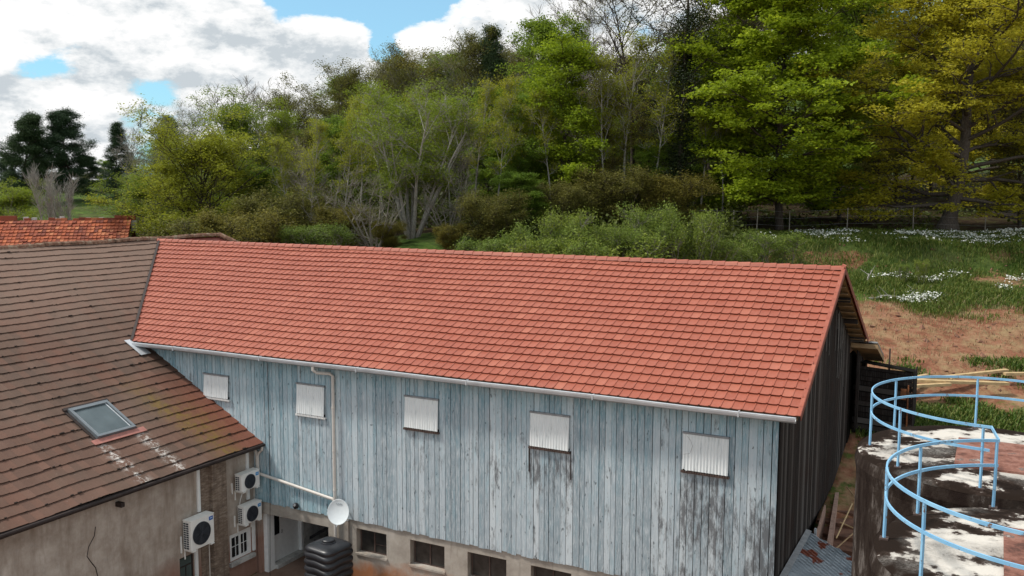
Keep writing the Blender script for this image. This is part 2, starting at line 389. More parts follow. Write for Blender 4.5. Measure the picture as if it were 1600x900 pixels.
L_lime=leafmat('lime_leaves',(.125,.175,.016),(.20,.275,.024),(.30,.38,.05),.45)
L_green=leafmat('mid_green_leaves',(.09,.15,.016),(.17,.26,.026),(.27,.38,.045),.45)
L_grey=leafmat('grey_buds',(.12,.135,.04),(.18,.205,.055),(.26,.29,.085),.4)
L_brown=leafmat('brown_young_leaves',(.085,.085,.022),(.16,.155,.032),(.26,.245,.05),.4)
L_dark=leafmat('dark_needles',(.026,.052,.022),(.046,.084,.036),(.08,.125,.052),.2)
L_ivy=leafmat('ivy_leaves',(.010,.018,.006),(.020,.034,.010),(.04,.06,.018),.1)
L_shrub=leafmat('shrub_leaves',(.085,.135,.022),(.17,.235,.036),(.31,.38,.07),.4)
L_under=leafmat('undergrowth_leaves',(.035,.045,.010),(.065,.085,.016),(.12,.15,.03),.3)
B_dark=barkmat('dark_bark',(.035,.027,.022),(.10,.082,.068))
B_grey=barkmat('grey_bark',(.15,.135,.115),(.32,.29,.25))
B_pale=barkmat('pale_bark',(.20,.19,.165),(.44,.42,.375))
B_oak=barkmat('oak_bark',(.045,.036,.030),(.135,.115,.098),7)
M_flower=plain('white_flowers',(.75,.76,.70),.8,var=.1)
L_grass=leafmat('grass_blades',(.05,.09,.014),(.10,.17,.025),(.24,.25,.075),.35)

# ------------------------------------------------------------------ ground
RH=np.array([.8860,.4637]); FH=np.array([-.4637,.8860])
def spot(b,s):
    """point at bearing b (tangent, right of the view) and distance s from the photographer"""
    l=b*s; return CAM[0]+RH[0]*l+FH[0]*s, CAM[1]+RH[1]*l+FH[1]*s
PR=([-60,10,24,28,33,36,39,43,47,50.2,52.3,55,60,100,150,220,400,900],[-3.2,-3.2,-1.6,-.9,.6,1.5,2.5,3.5,4.6,5.3,6.75,7.2,7.5,10.4,19.6,32,50,60])
PL=([-60,30,40,47,60,80,120,160,300,900],[-3.2,-3.1,-1.5,1.8,3.2,5.2,8.6,9.6,11,14])
def ground_z(x,y):
    x=np.asarray(x,float);y=np.asarray(y,float)
    dx=x-CAM[0];dy=y-CAM[1]; s=dx*FH[0]+dy*FH[1]; l=dx*RH[0]+dy*RH[1]
    zr=np.interp(s,*PR); zl=np.interp(s,*PL)
    b=l/np.maximum(s,5.)
    k=sst(b,-.42,-.06); z=zl*(1-k)+zr*k
    z=z+(fbm(x*.35,y*.35,3)-.5)*.5*sst(s,38,50)+(fbm(x*1.3,y*1.3,9)-.5)*.16*sst(s,33,40)
    yard=(x<-.15)
    ky=np.where(yard,sst(y,12.3,15.5),1.0)
    z=-3.15*(1-ky)+z*ky
    z=np.where((x>=-.15)&(y<10)&(y>-4)&(x<7), np.minimum(z,-1.2+.08*y+ (y>5)*.1*(y-5)), z)
    return z
def axis(lo,hi,f0,f1,fs,cs):
    a=list(np.arange(f0,f1+1e-6,fs)); 
    st=cs;v=f1
    while v<hi: v+=st; a.append(v); st*=1.12
    st=cs;v=f0
    while v>lo: v-=st; a.insert(0,v); st*=1.12
    return np.array(a)
ax=np.unique(np.concatenate([axis(-1500,1500,-70,60,.6,1.2),[-.16,-.14]])); ay=axis(-300,2000,-6,70,.5,1.0)
GX,GY=np.meshgrid(ax,ay); GZ=ground_z(GX,GY)
V=np.stack([GX.ravel(),GY.ravel(),GZ.ravel()],1)
nx=len(ax);ny=len(ay); ii,jj=np.meshgrid(np.arange(nx-1),np.arange(ny-1)); q=(jj*nx+ii).ravel()
F=np.stack([q,q+1,q+1+nx,q+nx],1)
sx=(V[:,0]-CAM[0])*FH[0]+(V[:,1]-CAM[1])*FH[1]; lx=(V[:,0]-CAM[0])*RH[0]+(V[:,1]-CAM[1])*RH[1]
wob=(fbm(V[:,0]*.25,V[:,1]*.25,20)-.5)*7
soil=1-sst(sx+wob*.5,43.2,48.2)
soil=np.maximum(soil*(.62+.6*sst(sx,34.5,37.5)),0)
soil=np.where(sx<36.3,.42+.25*fbm(V[:,0]*.5,V[:,1]*.5,5),soil)
soil=np.maximum(soil,.80*np.exp(-((sx-51.3)/.8)**2)*sst(fbm(V[:,0]*.22,V[:,1]*.22,41),.42,.56))
soil=np.maximum(soil,.62*np.exp(-((sx-48.8)/2.2)**2)*sst(fbm(V[:,0]*.3,V[:,1]*.3,51),.42,.58))
litter=.8*sst(sx,56.6,57.8)*(1-sst(sx+wob,104,112)); litter=np.where(lx/np.maximum(sx,5)<-.2,litter*.5,litter)
link('ground',npmesh('ground',V,F,{'soil':('POINT',soil),'litter':('POINT',litter)},True),M_ground)['kind']='structure'
# yard strip in front of the barn
m=MB(); m.add([(-17.3,-40,-3.14),(1.2,-40,-3.14),(1.2,5.9,-3.14),(-17.3,5.9,-3.14)],[(0,1,2,3)]); m.build('yard',M_yard)['kind']='structure'
# wooded hill far behind on the right
def hill():
    bs=np.linspace(-.9,1.2,220); ss=np.linspace(170,760,70); Bb,Ss=np.meshgrid(bs,ss)
    X,Y=spot(Bb,Ss); 
    top=np.interp(Bb,[-.9,-.35,-.1,.05,.2,.4,.7,1.2],[6,7,30,46,62,80,95,100])
    z=6+ (top-6)*sst(Ss,170,520)+fbm(X*.09,Y*.09,77)*6
    z=z-sst(Ss,520,760)*40
    me=npmesh('hills',np.stack([X.ravel(),Y.ravel(),z.ravel()],1),np.stack([(a:=(np.arange(69)[:,None]*220+np.arange(219)).ravel()),a+1,a+221,a+220],1),None,True)
    def f(t):
        p=t.pos(); c=t.ramp(t.noise(p,.11,8,.7),[(.3,(.022,.034,.022)),(.5,(.05,.065,.045)),(.7,(.09,.105,.06))])
        return bsdf(t,c,.95,spec=.0,bump=t.noise(p,.16,6),bstr=.6,bdist=1.0)
    tag(link('hills',me,mat('wooded_hillside',f)),kind='structure')
hill()

# ------------------------------------------------------------------ tiled roofs
TILE_T=np.array([0,.08,.45,.80,.85,.96]); TILE_H=np.array([0,.000,-.006,.000,.020,.019])
def tile_roof(name,parent,m_,O,U,Vv,N,ulim,n,g,tw,amp=1,lift=.034,thick=.028,sag=None,jit=.0,seed=1,extra=None):
    """courses of tiles climbing Vv from the eave point O; ulim(v)->(u0,u1)"""
    O,U,Vv,N=[np.array(a,float) for a in (O,U,Vv,N)]
    P=[];Fc=[];rr=[];base=0;rg=np.random.default_rng(seed);UV=[]
    for k in range(n):
        v0=k*g;v1=(k+1)*g+.03; 
        ua,ub=ulim(v0);ua2,ub2=ulim(v1); lo=min(ua,ua2);hi=max(ub,ub2)
        i0=int(math.floor(lo/tw))-1;i1=int(math.ceil(hi/tw))+1
        ti=np.arange(i0,i1); u=(ti[:,None]+TILE_T[None,:]).ravel()*tw; off=(0 if k%2==0 else 0)
        h=np.tile(TILE_H,len(ti))*amp
        jv=np.repeat(rg.normal(0,jit,len(ti)),6); jh=np.repeat(rg.normal(0,jit*.6,len(ti)),6)
        def row(vv,hh,lim):
            uu=np.clip(u,lim[0],lim[1]); vv=np.broadcast_to(vv,uu.shape)
            s_=0 if sag is None else sag(uu,vv)
            return O+uu[:,None]*U+vv[:,None]*Vv+(hh+s_)[:,None]*N, np.stack([uu,vv],1)
        a,ta=row(v0+jv+.012,lift-thick+h+jh,(ua,ub)); b,tb=row(v0+jv,lift+h+jh,(ua,ub)); c,tc=row(v1,.002+h*.9,(ua2,ub2))
        P+= [a,b,c]; UV+=[ta,tb,tc]
        m_n=len(u); idx=np.arange(m_n-1)
        ok=(np.abs(b[idx+1]-b[idx]).sum(1)+np.abs(c[idx+1]-c[idx]).sum(1))>1e-5
        idx=idx[ok]
        tr=rg.random(len(ti)+1)
        for (x0,x1) in ((0,m_n),(m_n,2*m_n)):
            Fc.append(np.stack([base+x0+idx,base+x0+idx+1,base+x1+idx+1,base+x1+idx],1)); rr.append(tr[(idx//6)])
        base+=3*m_n
    P=np.concatenate(P);F_=np.concatenate(Fc);rr=np.concatenate(rr);UV=np.concatenate(UV)
    at={'rnd':('FACE',rr)}
    if extra:
        for k_,v_ in extra(UV[:,0],UV[:,1]).items(): at[k_]=('POINT',v_)
    return link(name,npmesh(name,P,F_,at),m_,parent)

# ------------------------------------------------------------------ BARN
E_,HE,YR,HR,XO=.45,4.504,6.054,7.592,.526
SB=(HR-HE)/(YR+E_); LB=math.hypot(YR+E_,HR-HE)
XB,ZB,XR,ZR=-16.93,1.457,-28.525,7.68
SBR=(ZR-ZB)/(XB-XR); LBR=math.hypot(XB-XR,ZR-ZB)
barn=thing('barn',(0,0,-3.15),'long barn of weathered blue boards under a new red tile roof','barn')
vb=np.array([0,YR+E_,HR-HE])/LB; nb=np.array([0,-vb[2],vb[1]])
def valleyX(z): return XB-(z-ZB)/SBR
def lim_front(v):
    z=HE+v*vb[2]; return (valleyX(z)+.06-0.0,XO-.02)
n_=20; g_=LB/n_
def sag_b(u,v): return .020*np.sin(u*.9+.4)*np.sin(v*.8)+.012*(fbm(u*.7,v*.7,5)-.5)
tile_roof('roof',barn,M_newtile,(0,-E_,HE),(1,0,0),vb,nb,lim_front,n_,g_,.272,amp=1.0,lift=.050,thick=.030,sag=sag_b,jit=.003,seed=4)
vb2=np.array([0,-(YR+E_),HR-HE])/LB; nb2=np.array([0,vb2[2],-vb2[1]])
tile_roof('rear_roof',barn,M_newtile,(0,2*YR+E_,HE),(1,0,0),vb2,nb2,lambda v:(-29,XO-.02),n_,g_,.272,seed=5)
# sheathing under the tiles
m=MB()
for s_,y0 in ((1,-E_+.03),(-1,2*YR+E_-.03)):
    yy0=y0; yy1=YR
    m.add([(XO-.03,yy0,HE-.05),(XO-.03,yy1,HR-.05-.0),(-22.4,yy1,HR-.05),(-22.4,yy0,HE-.05),(XO-.03,yy0,HE-.09),(XO-.03,yy1,HR-.09),(-22.4,yy1,HR-.09),(-22.4,yy0,HE-.09)],[(0,1,2,3),(4,7,6,5),(0,4,5,1),(0,3,7,4)])
m.build('sheathing',M_batten,barn)
# ridge tiles
m=MB(); x=XO+.02
while x>-28.4:
    x1=x-.40; 
    for a0 in range(1): 
        pr=[(-.14,-.045),(-.10,.035),(-.04,.075),(.04,.075),(.10,.035),(.14,-.045)]
        vs=[(x,YR+a,HR+.03+b+.012) for a,b in pr]+[(x1-.03,YR+a*.93,HR+.022+b*.93) for a,b in pr]
        m.add(vs,[(i,i+1,i+7,i+6) for i in range(5)]+[(5,4,3,2,1,0)],rnd.random())
    x=x1
m.tube([(XO+.05,YR,HR+.06),(XO-.06,YR,HR+.10)],.08,8,r=.9)
m.build('ridge_tiles',M_newtile,barn)
# verge trims, one short piece per course, with a darker side flap
m=MB(); m2=MB()
for k in range(n_):
    a=np.array([XO-.05,-E_,HE])+vb*(k*g_-.01)+nb*.045; m.obox(a,(.10,0,0),vb*(g_+.015),nb*.022)
    m2.obox(a+np.array([.1,0,0])-nb*.135,(.014,0,0),vb*(g_+.01),nb*.15)
    a=np.array([XO-.05,2*YR+E_,HE])+vb2*(k*g_-.01)+nb2*.045; m.obox(a,(.10,0,0),vb2*(g_+.015),nb2*.022)
    m2.obox(a+np.array([.1,0,0])-nb2*.155,(.014,0,0),vb2*(g_+.01),nb2*.17)
m.build('verge_caps',M_newtile,barn); m2.build('verge_flap',M_verge,barn)
# front wall of boards
SH=[(-19.51,-18.38,2.80,3.58),(-15.39,-14.26,2.68,3.66),(-11.16,-9.97,2.74,3.70),(-6.89,-5.69,2.73,3.70),(-2.43,-1.23,2.69,3.67)]
ZF=-.60
def boards(mb,p0,du,length,zb,zt,nrm,wmin=.10,wmax=.19,gap=(.006,.016),dj=.006,rg=rnd):
    u=0;du=np.array(du,float);nrm=np.array(nrm,float)
    while u<length-.02:
        w_=min(rg.uniform(wmin,wmax),length-u); gp=rg.uniform(*gap); d_=rg.uniform(0,dj)
        u1=u+w_-gp
        za,zt0,zt1=zb(u)+rg.uniform(-.035,.02),zt(u),zt(u1)
        tilt=rg.uniform(-.006,.006)
        A=np.array(p0)+du*u; B=np.array(p0)+du*u1
        o=nrm*(.025+d_); 
        # a board broken in three lengths along its height so the wear can vary
        vs=[A+(0,0,za)+o,B+(0,0,za)+o,B+(0,0,zt1)+o+du*tilt,A+(0,0,zt0)+o+du*tilt,A+(0,0,za),B+(0,0,za),B+(0,0,zt1),A+(0,0,zt0)]
        mb.add(vs,[(0,1,2,3),(4,7,6,5),(0,4,5,1),(1,5,6,2),(3,2,6,7),(0,3,7,4)],rg.random())
        u+=w_
def boardmesh(name,mb,mtl,parent,split=14):
    # cut boards along z for vertex attributes
    o=mb.build(name,mtl,parent); me=o.data
    return o
rgb_=random.Random(5)
m=MB(); boards(m,(-22.6,0,0),(1,0,0),22.6,lambda u:ZF if u>5.3 else -.57,lambda u:min(4.34,9),(0,-1,0),.13,.235,(.010,.022),.010,rg=rgb_)
# subdivide each board's front into many lengths (vertex attributes for paint loss)
def subdivide_front(mb,nz=16):
    V2=[];F2=[];R2=[]
    nb_=len(mb.v)//8
    for b in range(nb_):
        v=[np.array(mb.v[b*8+i]) for i in range(8)]; r_=mb.r[b*6]; base=len(V2)
        for i in range(nz+1):
            t_=i/nz
            for a_,c_ in ((0,3),(1,2),(5,6),(4,7)): V2.append(tuple(v[a_]*(1-t_)+v[c_]*t_))
        for i in range(nz):
            for j in range(4):
                j2=(j+1)%4; F2.append((base+i*4+j,base+i*4+j2,base+i*4+4+j2,base+i*4+4+j)); R2.append(r_)
        F2.append((base+3,base+2,base+1,base)); R2.append(r_); e=base+nz*4; F2.append((e,e+1,e+2,e+3)); R2.append(r_)
    V2=np.array(V2);F2=np.array(F2)
    return V2,F2,np.array(R2)
V2,F2,R2=subdivide_front(m)
X_,Z_=V2[:,0],V2[:,2]
blue=.04+.85*sst(Z_,3.3,4.3)+.45*sst(-X_,12.5,17.5)*sst(Z_,-.9,.2)+.25*sst(Z_,1.0,3.6)+.35*(1-sst(Z_,-.2,.6))*sst(-X_,13.6,14.2)
blue=blue+.9*(1-sst(Z_-(.40-.12*(X_+17.1)),-.08,.08))*sst(-X_,13.8,14.0)  # board strip under the sloping pipe kept its paint
blue=np.clip(blue-.18*sst(X_,-6,-1)*sst(-Z_,-3.2,0),0,1.2)
stain=np.zeros(len(V2))
for (x0,x1,z0,z1),k in zip(SH,(.1,.2,.25,.42,.55)):
    stain+=k*sst(X_,x0-.25,x0+.15)*(1-sst(X_,x1-.15,x1+.3))*(1-sst(Z_,z0-.1,z0))*sst(Z_,z0-3.2-.6*fbm(X_*3,X_*0+k,4),z0-.2)
stain+=.65*sst(X_,-1.1,-.1)*(1-sst(Z_,1.2,2.8))+.3*(1-sst(Z_,ZF,ZF+.35))+.35*sst(X_,-5.6,-2)*(1-sst(Z_,1.5,2.5))
stain+=.35*np.exp(-((X_+7.5)/2.0)**2-((Z_-2.0)/.6)**2)
link('front_boards',npmesh('front_boards',V2,F2,{'rnd':('FACE',R2),'blue':('POINT',blue),'stain':('POINT',stain)}),M_board,barn)
m=MB(); m.box(-22.6,-.02,.002,.06,-.55,4.3); m.build('backing_boards',M_dark,barn)
# gable wall of black boards
def gtop(y): return min(HE+.02+(y+E_)*SB, HE+.02+(2*YR+E_-y)*SB)-.17
m=MB(); boards(m,(0,0,0),(0,1,0),12.1,lambda u:-.05,lambda u:gtop(u),(1,0,0),.12,.22,(.004,.012),.005,rg=rgb_); 
m.build('gable_boards',M_dark,barn)
M_gb=plain('grey_batten',(.13,.125,.12),.9,var=.4)
for k in range(26):   # a few paler loose battens near the gable top
    m=MB(); y=rgb_.uniform(2.6,11.8); z1=gtop(y)-rgb_.uniform(.0,.4); m.box(.052,.062,y,y+rgb_.uniform(.025,.06),z1-rgb_.uniform(.5,2.2),z1,r=rgb_.random()); m.build('batten',M_gb,barn)
# rear and end walls so that the barn is a closed volume
m=MB(); m.box(-17.3,-.05,11.95,12.1,-3.15,4.1); m.add([(-.04,0.02,-.3),(-.04,12.08,-.3),(-.04,12.08,4.1),(-.04,YR,7.2),(-.04,.02,4.1)],[(0,1,2,3,4)]); m.build('rear_wall',M_dark,barn)
# purlins and rafters in the gable overhang
m=MB()
for y in (.0,2.0,4.0,YR-.06,8.1,10.1,12.0):
    z=min(HE+(y+E_)*SB,HE+(2*YR+E_-y)*SB)-.24
    m=MB(); m.box(-.05,XO-.04,y-.05,y+.05,z-.02,z+.13); m.build('purlin',M_dark,barn)
pass
for k in range(10):
    m=MB(); y=7.0+k*.55; z=HE+(2*YR+E_-y)*SB-.105; m.box(.0,XO-.05,y-.15,y+.15,z-.012-.07,z-.0-.07); m.build('soffit_board',M_batten,barn)
# plinth with window openings, pillar and slab
W=[(-13.14,-11.97),(-11.08,-9.83),(-9.02,-7.70),(-6.90,-5.62),(-4.80,-3.52),(-2.70,-1.42)]
m=MB(); y0,y1=.02,.36; zt=-.58;wt,wb=-.85,-1.64
m.box(-17.1,-.0,y0-.07,y1,-.96,zt) if False else None
m.box(-17.12,0.0,y0,y1,-.85,zt)
m.box(-17.12,-14.22,y0-.002,y1,-1.02,-.852)
xs=[-14.22]+[v for w_ in W for v in w_]+[0.0]
for i in range(0,len(xs),2): m.box(xs[i],xs[i+1],y0,y1,-3.2,-.852)
for a,b in W: m.box(a,b,y0,y1,-3.2,wb)
m.box(-14.22,-13.42,y0-.06,y0-.003,-3.2,-.60)
m.build('plinth',M_conc,barn)
for a,b in W[:4]:
    f=MB(); yy=.20; f.box(a+.04,a+.075,yy,yy+.05,wb,wt);f.box(b-.035,b,yy,yy+.05,wb,wt);f.box(a+.075,b-.035,yy+.002,yy+.048,wb,wb+.035);f.box(a+.075,b-.035,yy+.002,yy+.048,wt-.04,wt);f.box((a+b)/2-.02,(a+b)/2+.02,yy-.004,yy+.052,wb+.035,wt-.04)
    if a<-12: f.box((a+b)/2+.02,b-.035,yy+.004,yy+.046,wb+.30,wb+.315)
    fo=f.build('basement_window',M_frame,barn)
    g=MB(); g.box(a+.06,b-.03,yy+.02,yy+.03,wb+.02,wt-.02); g.build('pane',M_glass2,fo)
    g=MB(); g.box(a-.03,b+.03,y0-.05,y0-.004,wb-.07,wb-.006); g.build('sill',M_conc,fo)
# passage under the barn: rough white side wall, ceiling, back wall
m=MB(); m.box(-17.35,-17.02,2.02,5.9,-3.15,-1.0); m.build('passage_wall',M_roughwhite,barn)
m=MB(); m.box(-17.3,-.3,.37,5.9,-.95,-.62); m.build('floor_slab',M_conc,barn)
m=MB(); m.box(-17.3,-14.0,5.9,6.0,-3.15,-.96); m.box(-13.9,-13.8,.4,5.9,-3.15,-.96); m.box(-13.7,-.3,2.2,2.3,-3.15,-.96); m.build('inner_wall',M_shade,barn)  # walls coloured near-black so the depth of the passage looks unlit
# gutter along the eave, pipes
m=MB(); xs0=valleyX(HE)+.2
for (a,b,c,d2) in ((-.10,.055,-.012,.066),(-.115,-.045,-.095,.055)):
    pass
gy=-E_-.075; gz=HE-.035
pr=[(.075,.03),(.07,-.035),(.035,-.075),(-.02,-.085),(-.06,-.06),(-.078,0),(-.082,.045),(-.060,.052),(-.062,0),(-.045,-.045),(-.015,-.066),(.03,-.058),(.058,-.025),(.063,.03)]
x0,x1=xs0,XO-.05
N_=40; vs=[]
for i in range(N_+1):
    x=x0+(x1-x0)*i/N_; dz=-.05*(i/N_-.5)*0+.008*math.sin(x*.9)
    vs+=[(x,gy+a,gz+b+dz) for a,b in pr]
K=len(pr); m.add(vs,[(i*K+j,i*K+(j+1)%K,(i+1)*K+(j+1)%K,(i+1)*K+j) for i in range(N_) for j in range(K)]+[tuple(range(K-1,-1,-1)),tuple(N_*K+j for j in range(K))])
for x in np.arange(x0+2,x1,3.9): m.box(x,x+.03,gy-.088,gy+.07,gz-.09,gz+.056)
m.build('gutter',M_zinc,barn)
m=MB(); m.box(-22.4,XO-.05,-E_-.0,-E_+.03,HE-.16,HE-.02); m.build('eave_fascia',M_zincd,barn)
m=MB(); m.tube([(-14.32,gy,gz-.06),(-14.32,gy,gz-.20),(-14.24,gy+.08,gz-.29),(-13.93,-.18,gz-.34),(-13.86,-.13,gz-.42),(-13.86,-.13,0.10),(-13.86,-.13,-3.05)],.052,10)
for z in (3.0,1.6,.3,-1.6): m.tube([(-13.86,-.13,z),(-13.86,-.13,z+.05)],.062,10)
m.build('downpipe',M_pvc,barn,smooth=False)
m=MB(); m.tube([(-17.2,-.12,1.25),(-17.13,-.12,1.0),(-17.13,-.12,.46),(-17.02,-.13,.40),(-13.95,-.13,.02),(-13.86,-.13,-.05)],.05,10)
m.build('sloping_pipe',M_pvc,barn)
# shutters
for i,(a,b,z0,z1) in enumerate(SH):
    m=MB(); nn_=14; vs=[];cols=nn_*4
    for j in range(cols+1):
        x=a+(b-a)*j/cols; dy=.007*math.cos(2*math.pi*j/4)
        zz0=z0+(.03*math.sin(j*.9) if i>=4 and j<6 else 0)
        vs+=[(x,-.125+dy,zz0),(x,-.085+dy,z1-.02)]
    m.add(vs,[(2*j,2*j+2,2*j+3,2*j+1) for j in range(cols)])
    so=m.build('shutter',M_shut,barn)
    if i==4: so['label']='white shutter with a cracked upper corner'
    f=MB(); f.box(a-.02,b+.02,-.11,-.031,z1-.018,z1+.03); f.build('top_rail',M_zincd,so)
    f=MB(); f.box(a-.05,b+.03,-.115,-.031,z0-.085,z0-.028); 
    for j in range(18): 
        x=a+(b-a)*(j+.3)/18; f.box(x,x+.03,-.125,-.116,z0-.075,z0-.01)
    f.build('sill',M_frame if i>1 else M_white,so)
    f=MB(); f.box(a,b,-.08,-.033,z0-.02,z0+.05); f.build('gap_shade_strip',M_shade,so)  # black strip painted as the shade between shutter and sill, no opening
    if i==4:
        c=MB(); c.tube([(a+.13,-.142,z1-.07),(a+.22,-.142,z1-.18),(a+.27,-.142,z1-.32),(a+.20,-.142,z1-.52),(a+.03,-.142,z1-.56)],.004,4); c.build('crack',M_zincd,so)
for q_ in ((-6.96,-6.92,1.95),(-5.66,-5.635,1.9)):
    m=MB(); m.box(q_[0],q_[1],-.046,-.036,q_[2],2.72); m.build('guide_strip',M_fascia,barn)
# lower lean-to at the back
m=MB(); a=np.array([.0,12.45,4.42]); 
m.obox((-14,12.5,4.42),(14.9,0,0),(.0,2.4,-.86),(0,.02,.05)); m.build('lean_to_roof',M_zincd,barn)
m=MB(); m.obox((.0,12.4,4.22),(.92,0,0),(.0,2.5,-.88),(0,.03,.16)); m.build('lean_to_soffit',M_batten,barn)
m=MB(); m.box(1.10,1.16,14.7,14.76,1,3.9); m.build('lean_to_post',M_frame,barn)
m=MB(); boards(m,(.25,12.2,0),(0,1,0),2.6,lambda u:1.2,lambda u:4.15-.34*u,(1,0,0),.14,.2,(.008,.03),.02,rg=rgb_); m.build('lean_to_boards',M_dark,barn)

# timber shed abutting the gable back corner
sh=thing('board_shed',(1.2,13,-.2),'black horizontal-board shed leaning against the rear corner of the barn','shed')
M_vdark=plain('near_black_wood',(.010,.009,.008),.95,var=.3,spec=.05)
m=MB(); m.box(.02,2.08,13.0,13.05,-.5,3.38); m.box(.0,.06,12.1,14.8,-1,4.0); m.build('backing',M_vdark,sh)  # sheet along the gable fills the void, its shade put into the colour
m=MB(); z=-.3; i=0
while z<3.4:
    h=rgb_.uniform(.16,.24); slope=-.10
    m.obox((.08,12.96+rgb_.uniform(-.012,.012),z),(2.04,0,slope+ rgb_.uniform(-.02,.02)),(0,.03,0),(0,0,h-rgb_.uniform(.01,.05)))
    z+=h
m.build('board_wall',M_dark,sh)
m=MB(); 
m.obox((.24,12.90,3.60),(1.88,0,-.22),(0,1.9,-.25),(0,0,.03)); m.build('shed_roof',M_vdark,sh)
m=MB(); m.box(2.10,2.14,13.0,14.7,-.3,3.3); m.box(.3,.34,13.06,14.7,-.3,3.3); m.build('side_wall',M_dark,sh)
m=MB(); m.box(1.72,1.92,12.90,12.94,2.35,2.75); m.box(1.55,1.60,12.90,12.95,-.1,2.9); m.box(1.95,2.0,12.9,12.95,-.1,2.9);m.build('rusty_panel',plain('rusty_panel',(.20,.075,.03),.8,var=.5),sh)

# ------------------------------------------------------------------ BROWN HOUSE
house=thing('plastered_house',(-23,-6,-3.15),'brown-tiled house with stained beige plaster joining the left end of the barn','house')
vv=np.array([-(XB-XR),0,ZR-ZB])/LBR; nn2=np.array([vv[2],0,-vv[0]])
def ylim(v):
    z=ZB+v*vv[2]
    yb=-E_+(z-HE)/SB-.05
    return (-16.0, .0 if z<HE-.35 else min(max(yb,0.0),YR+.0) if z>=HE+.2 else .0)
def sag_h(u,v): return .09*(fbm(u*.33,v*.33,15)-.5)+.05*(fbm(u*.9,v*.8,16)-.5)
def wear(u,v):
    n1=fbm(u*.6,v*.6,33)
    red=sst(u,-2.6,-.3)*(1-sst(v,1.5,5.5))*.65+.12*sst(n1,.5,.62)
    pale=sst(v,6.5,11)*.85
    moss=np.exp(-((u+1.55+.15*v)/.45)**2)*(1-sst(v,2.6,5.2))+.6*np.exp(-((v-1.7)/1.2)**2-((u+1.1)/.6)**2)
    lich=0
    for uc in (-4.98,-3.60): lich=lich+np.exp(-((u-uc-.05*(2.0-v))/.17)**2)*(1-sst(v,1.9,2.15))
    return {'red':np.clip(red,0,1),'pale':pale,'moss':np.clip(moss,0,1),'lichen':np.clip(lich,0,1)}
NH=33
tile_roof('roof',house,M_oldtile,(XB,0,ZB),(0,1,0),vv,nn2,ylim,NH,LBR/NH,.245,amp=.28,lift=.038,thick=.026,sag=sag_h,jit=.007,seed=9,extra=wear)
# roof beyond the barn ridge and far slope
m=MB()
m.add([(XR,YR-.3,ZR+.0),(XR,9.9,ZR-.08),(XB,13,ZB),(XB,YR,ZB)],[(0,3,2,1)],.5)
m.add([(XR,-16,ZR),(XR,9.9,ZR-.08),(XR-11,12,ZB),(XR-11,-16,ZB)],[(0,1,2,3)],.5)
m.add([(XR,9.9,ZR-.08),(XB,13,ZB),(XR-11,12,ZB)],[(0,1,2)],.5)
m.build('rear_roof',M_verge,house)
m=MB(); y=-16
while y<9.7:
    k=.0
    zz=ZR+.03+.02*math.sin(y*1.7)+rgb_.uniform(-.012,.012)
    m.lathe((0,0,0),[(0,0)],3) if False else None
    pr=[(-.17,-.07),(-.13,.03),(-.05,.085),(.05,.085),(.13,.03),(.17,-.07)]
    vs=[(XR+a,y,zz+b) for a,b in pr]+[(XR+a*.85,y+.40,zz+b*.8) for a,b in pr]
    m.add(vs,[(i,i+6,i+7,i+1) for i in range(5)]+[(0,1,2,3,4,5)],rgb_.random()); y+=.36
m.tube([(XR,9.8,ZR+.02),(XR+1.6,10.3,ZR-.7)],.13,8)
m.build('ridge_tiles',M_ridgeold,house)
# valley strip of grey metal against the barn roof
m=MB(); 
for i in range(20):
    t0,t1=i/20,(i+1)/20; z0=HE+(HR-HE)*t0; z1=HE+(HR-HE)*t1
    A=np.array([valleyX(z0),-E_+(z0-HE)/SB,z0]);B=np.array([valleyX(z1),-E_+(z1-HE)/SB,z1]); o=np.array([.02,0,.06])
    m.add([A+o+(.0,-.06,.0),A+o+(.07,.01,.02),B+o+(.07,.01,.02),B+o+(.0,-.06,0)],[(0,1,2,3)])
m.build('valley_flashing',M_fascia,house)
m=MB(); A=np.array([valleyX(HE-.1),-.50,HE-.10]); m.obox(A+nn2*.07+(-.25,-.22,.10),vv*-.95,(0,.42,0.0),nn2*.02); m.build('lead_apron',M_zinc,house)
# walls
XW=-17.35; m=MB(); 
m.box(XW-.35,XW,-16,-3.38,-3.2,1.45)
m.box(XW-.35,XW,-2.80,-1.26,-3.2,1.45); m.box(XW-.35,XW,-.25,.10,-3.2,1.45)
m.box(XW-.35,XW,-3.38,-2.80,-1.46,1.45); m.box(XW-.35,XW,-1.26,-.25,-1.44,1.45); m.box(XW-.35,XW,-1.26,-.25,-3.2,-2.36); m.box(XW-.35,XW,-3.38,-2.80,-3.2,-2.7)
m.box(XW-.35,XW,.10,2.02,-.98,1.3)
m.build('plaster_wall',M_plaster,house)
m=MB(); m.box(XW-21,XW-.36,11.9,12.2,-3.2,1.4); m.box(XW-.35,XW-.05,6,12,-3.2,1.3); m.box(XW-21.3,XW-21,-16,12,-3.2,1.4); m.build('rear_wall',M_plaster,house)
m=MB(); m.box(XW-.36,XW-.352,-16,2,-3.1,1.3); m.build('room_shade_sheet',M_shade,house)  # thin black sheet in place of the unlit room behind the windows
m=MB(); m.box(XW+.002,XW+.19,-2.12,-1.50,-3.2,1.30); m.build('brick_pier',M_brick,house,bevel=.01)
m=MB(); m.box(XW+.002,XW+.04,-2.50,-2.12,-3.2,1.32); m.build('worn_render_strip',M_brick,house)
m=MB(); m.box(XB-.03,XB+.0,-16,-.02,ZB-.15,ZB-.0); m.box(XW-.0,XB-.03,-16,-.02,ZB-.17,ZB-.14); m.build('eave_board',M_fascia,house)
m=MB(); m.tube([(XB+.045,-16,ZB-.055),(XB+.045,-.02,ZB-.065)],.055,8); m.build('gutter',M_fascia,house)
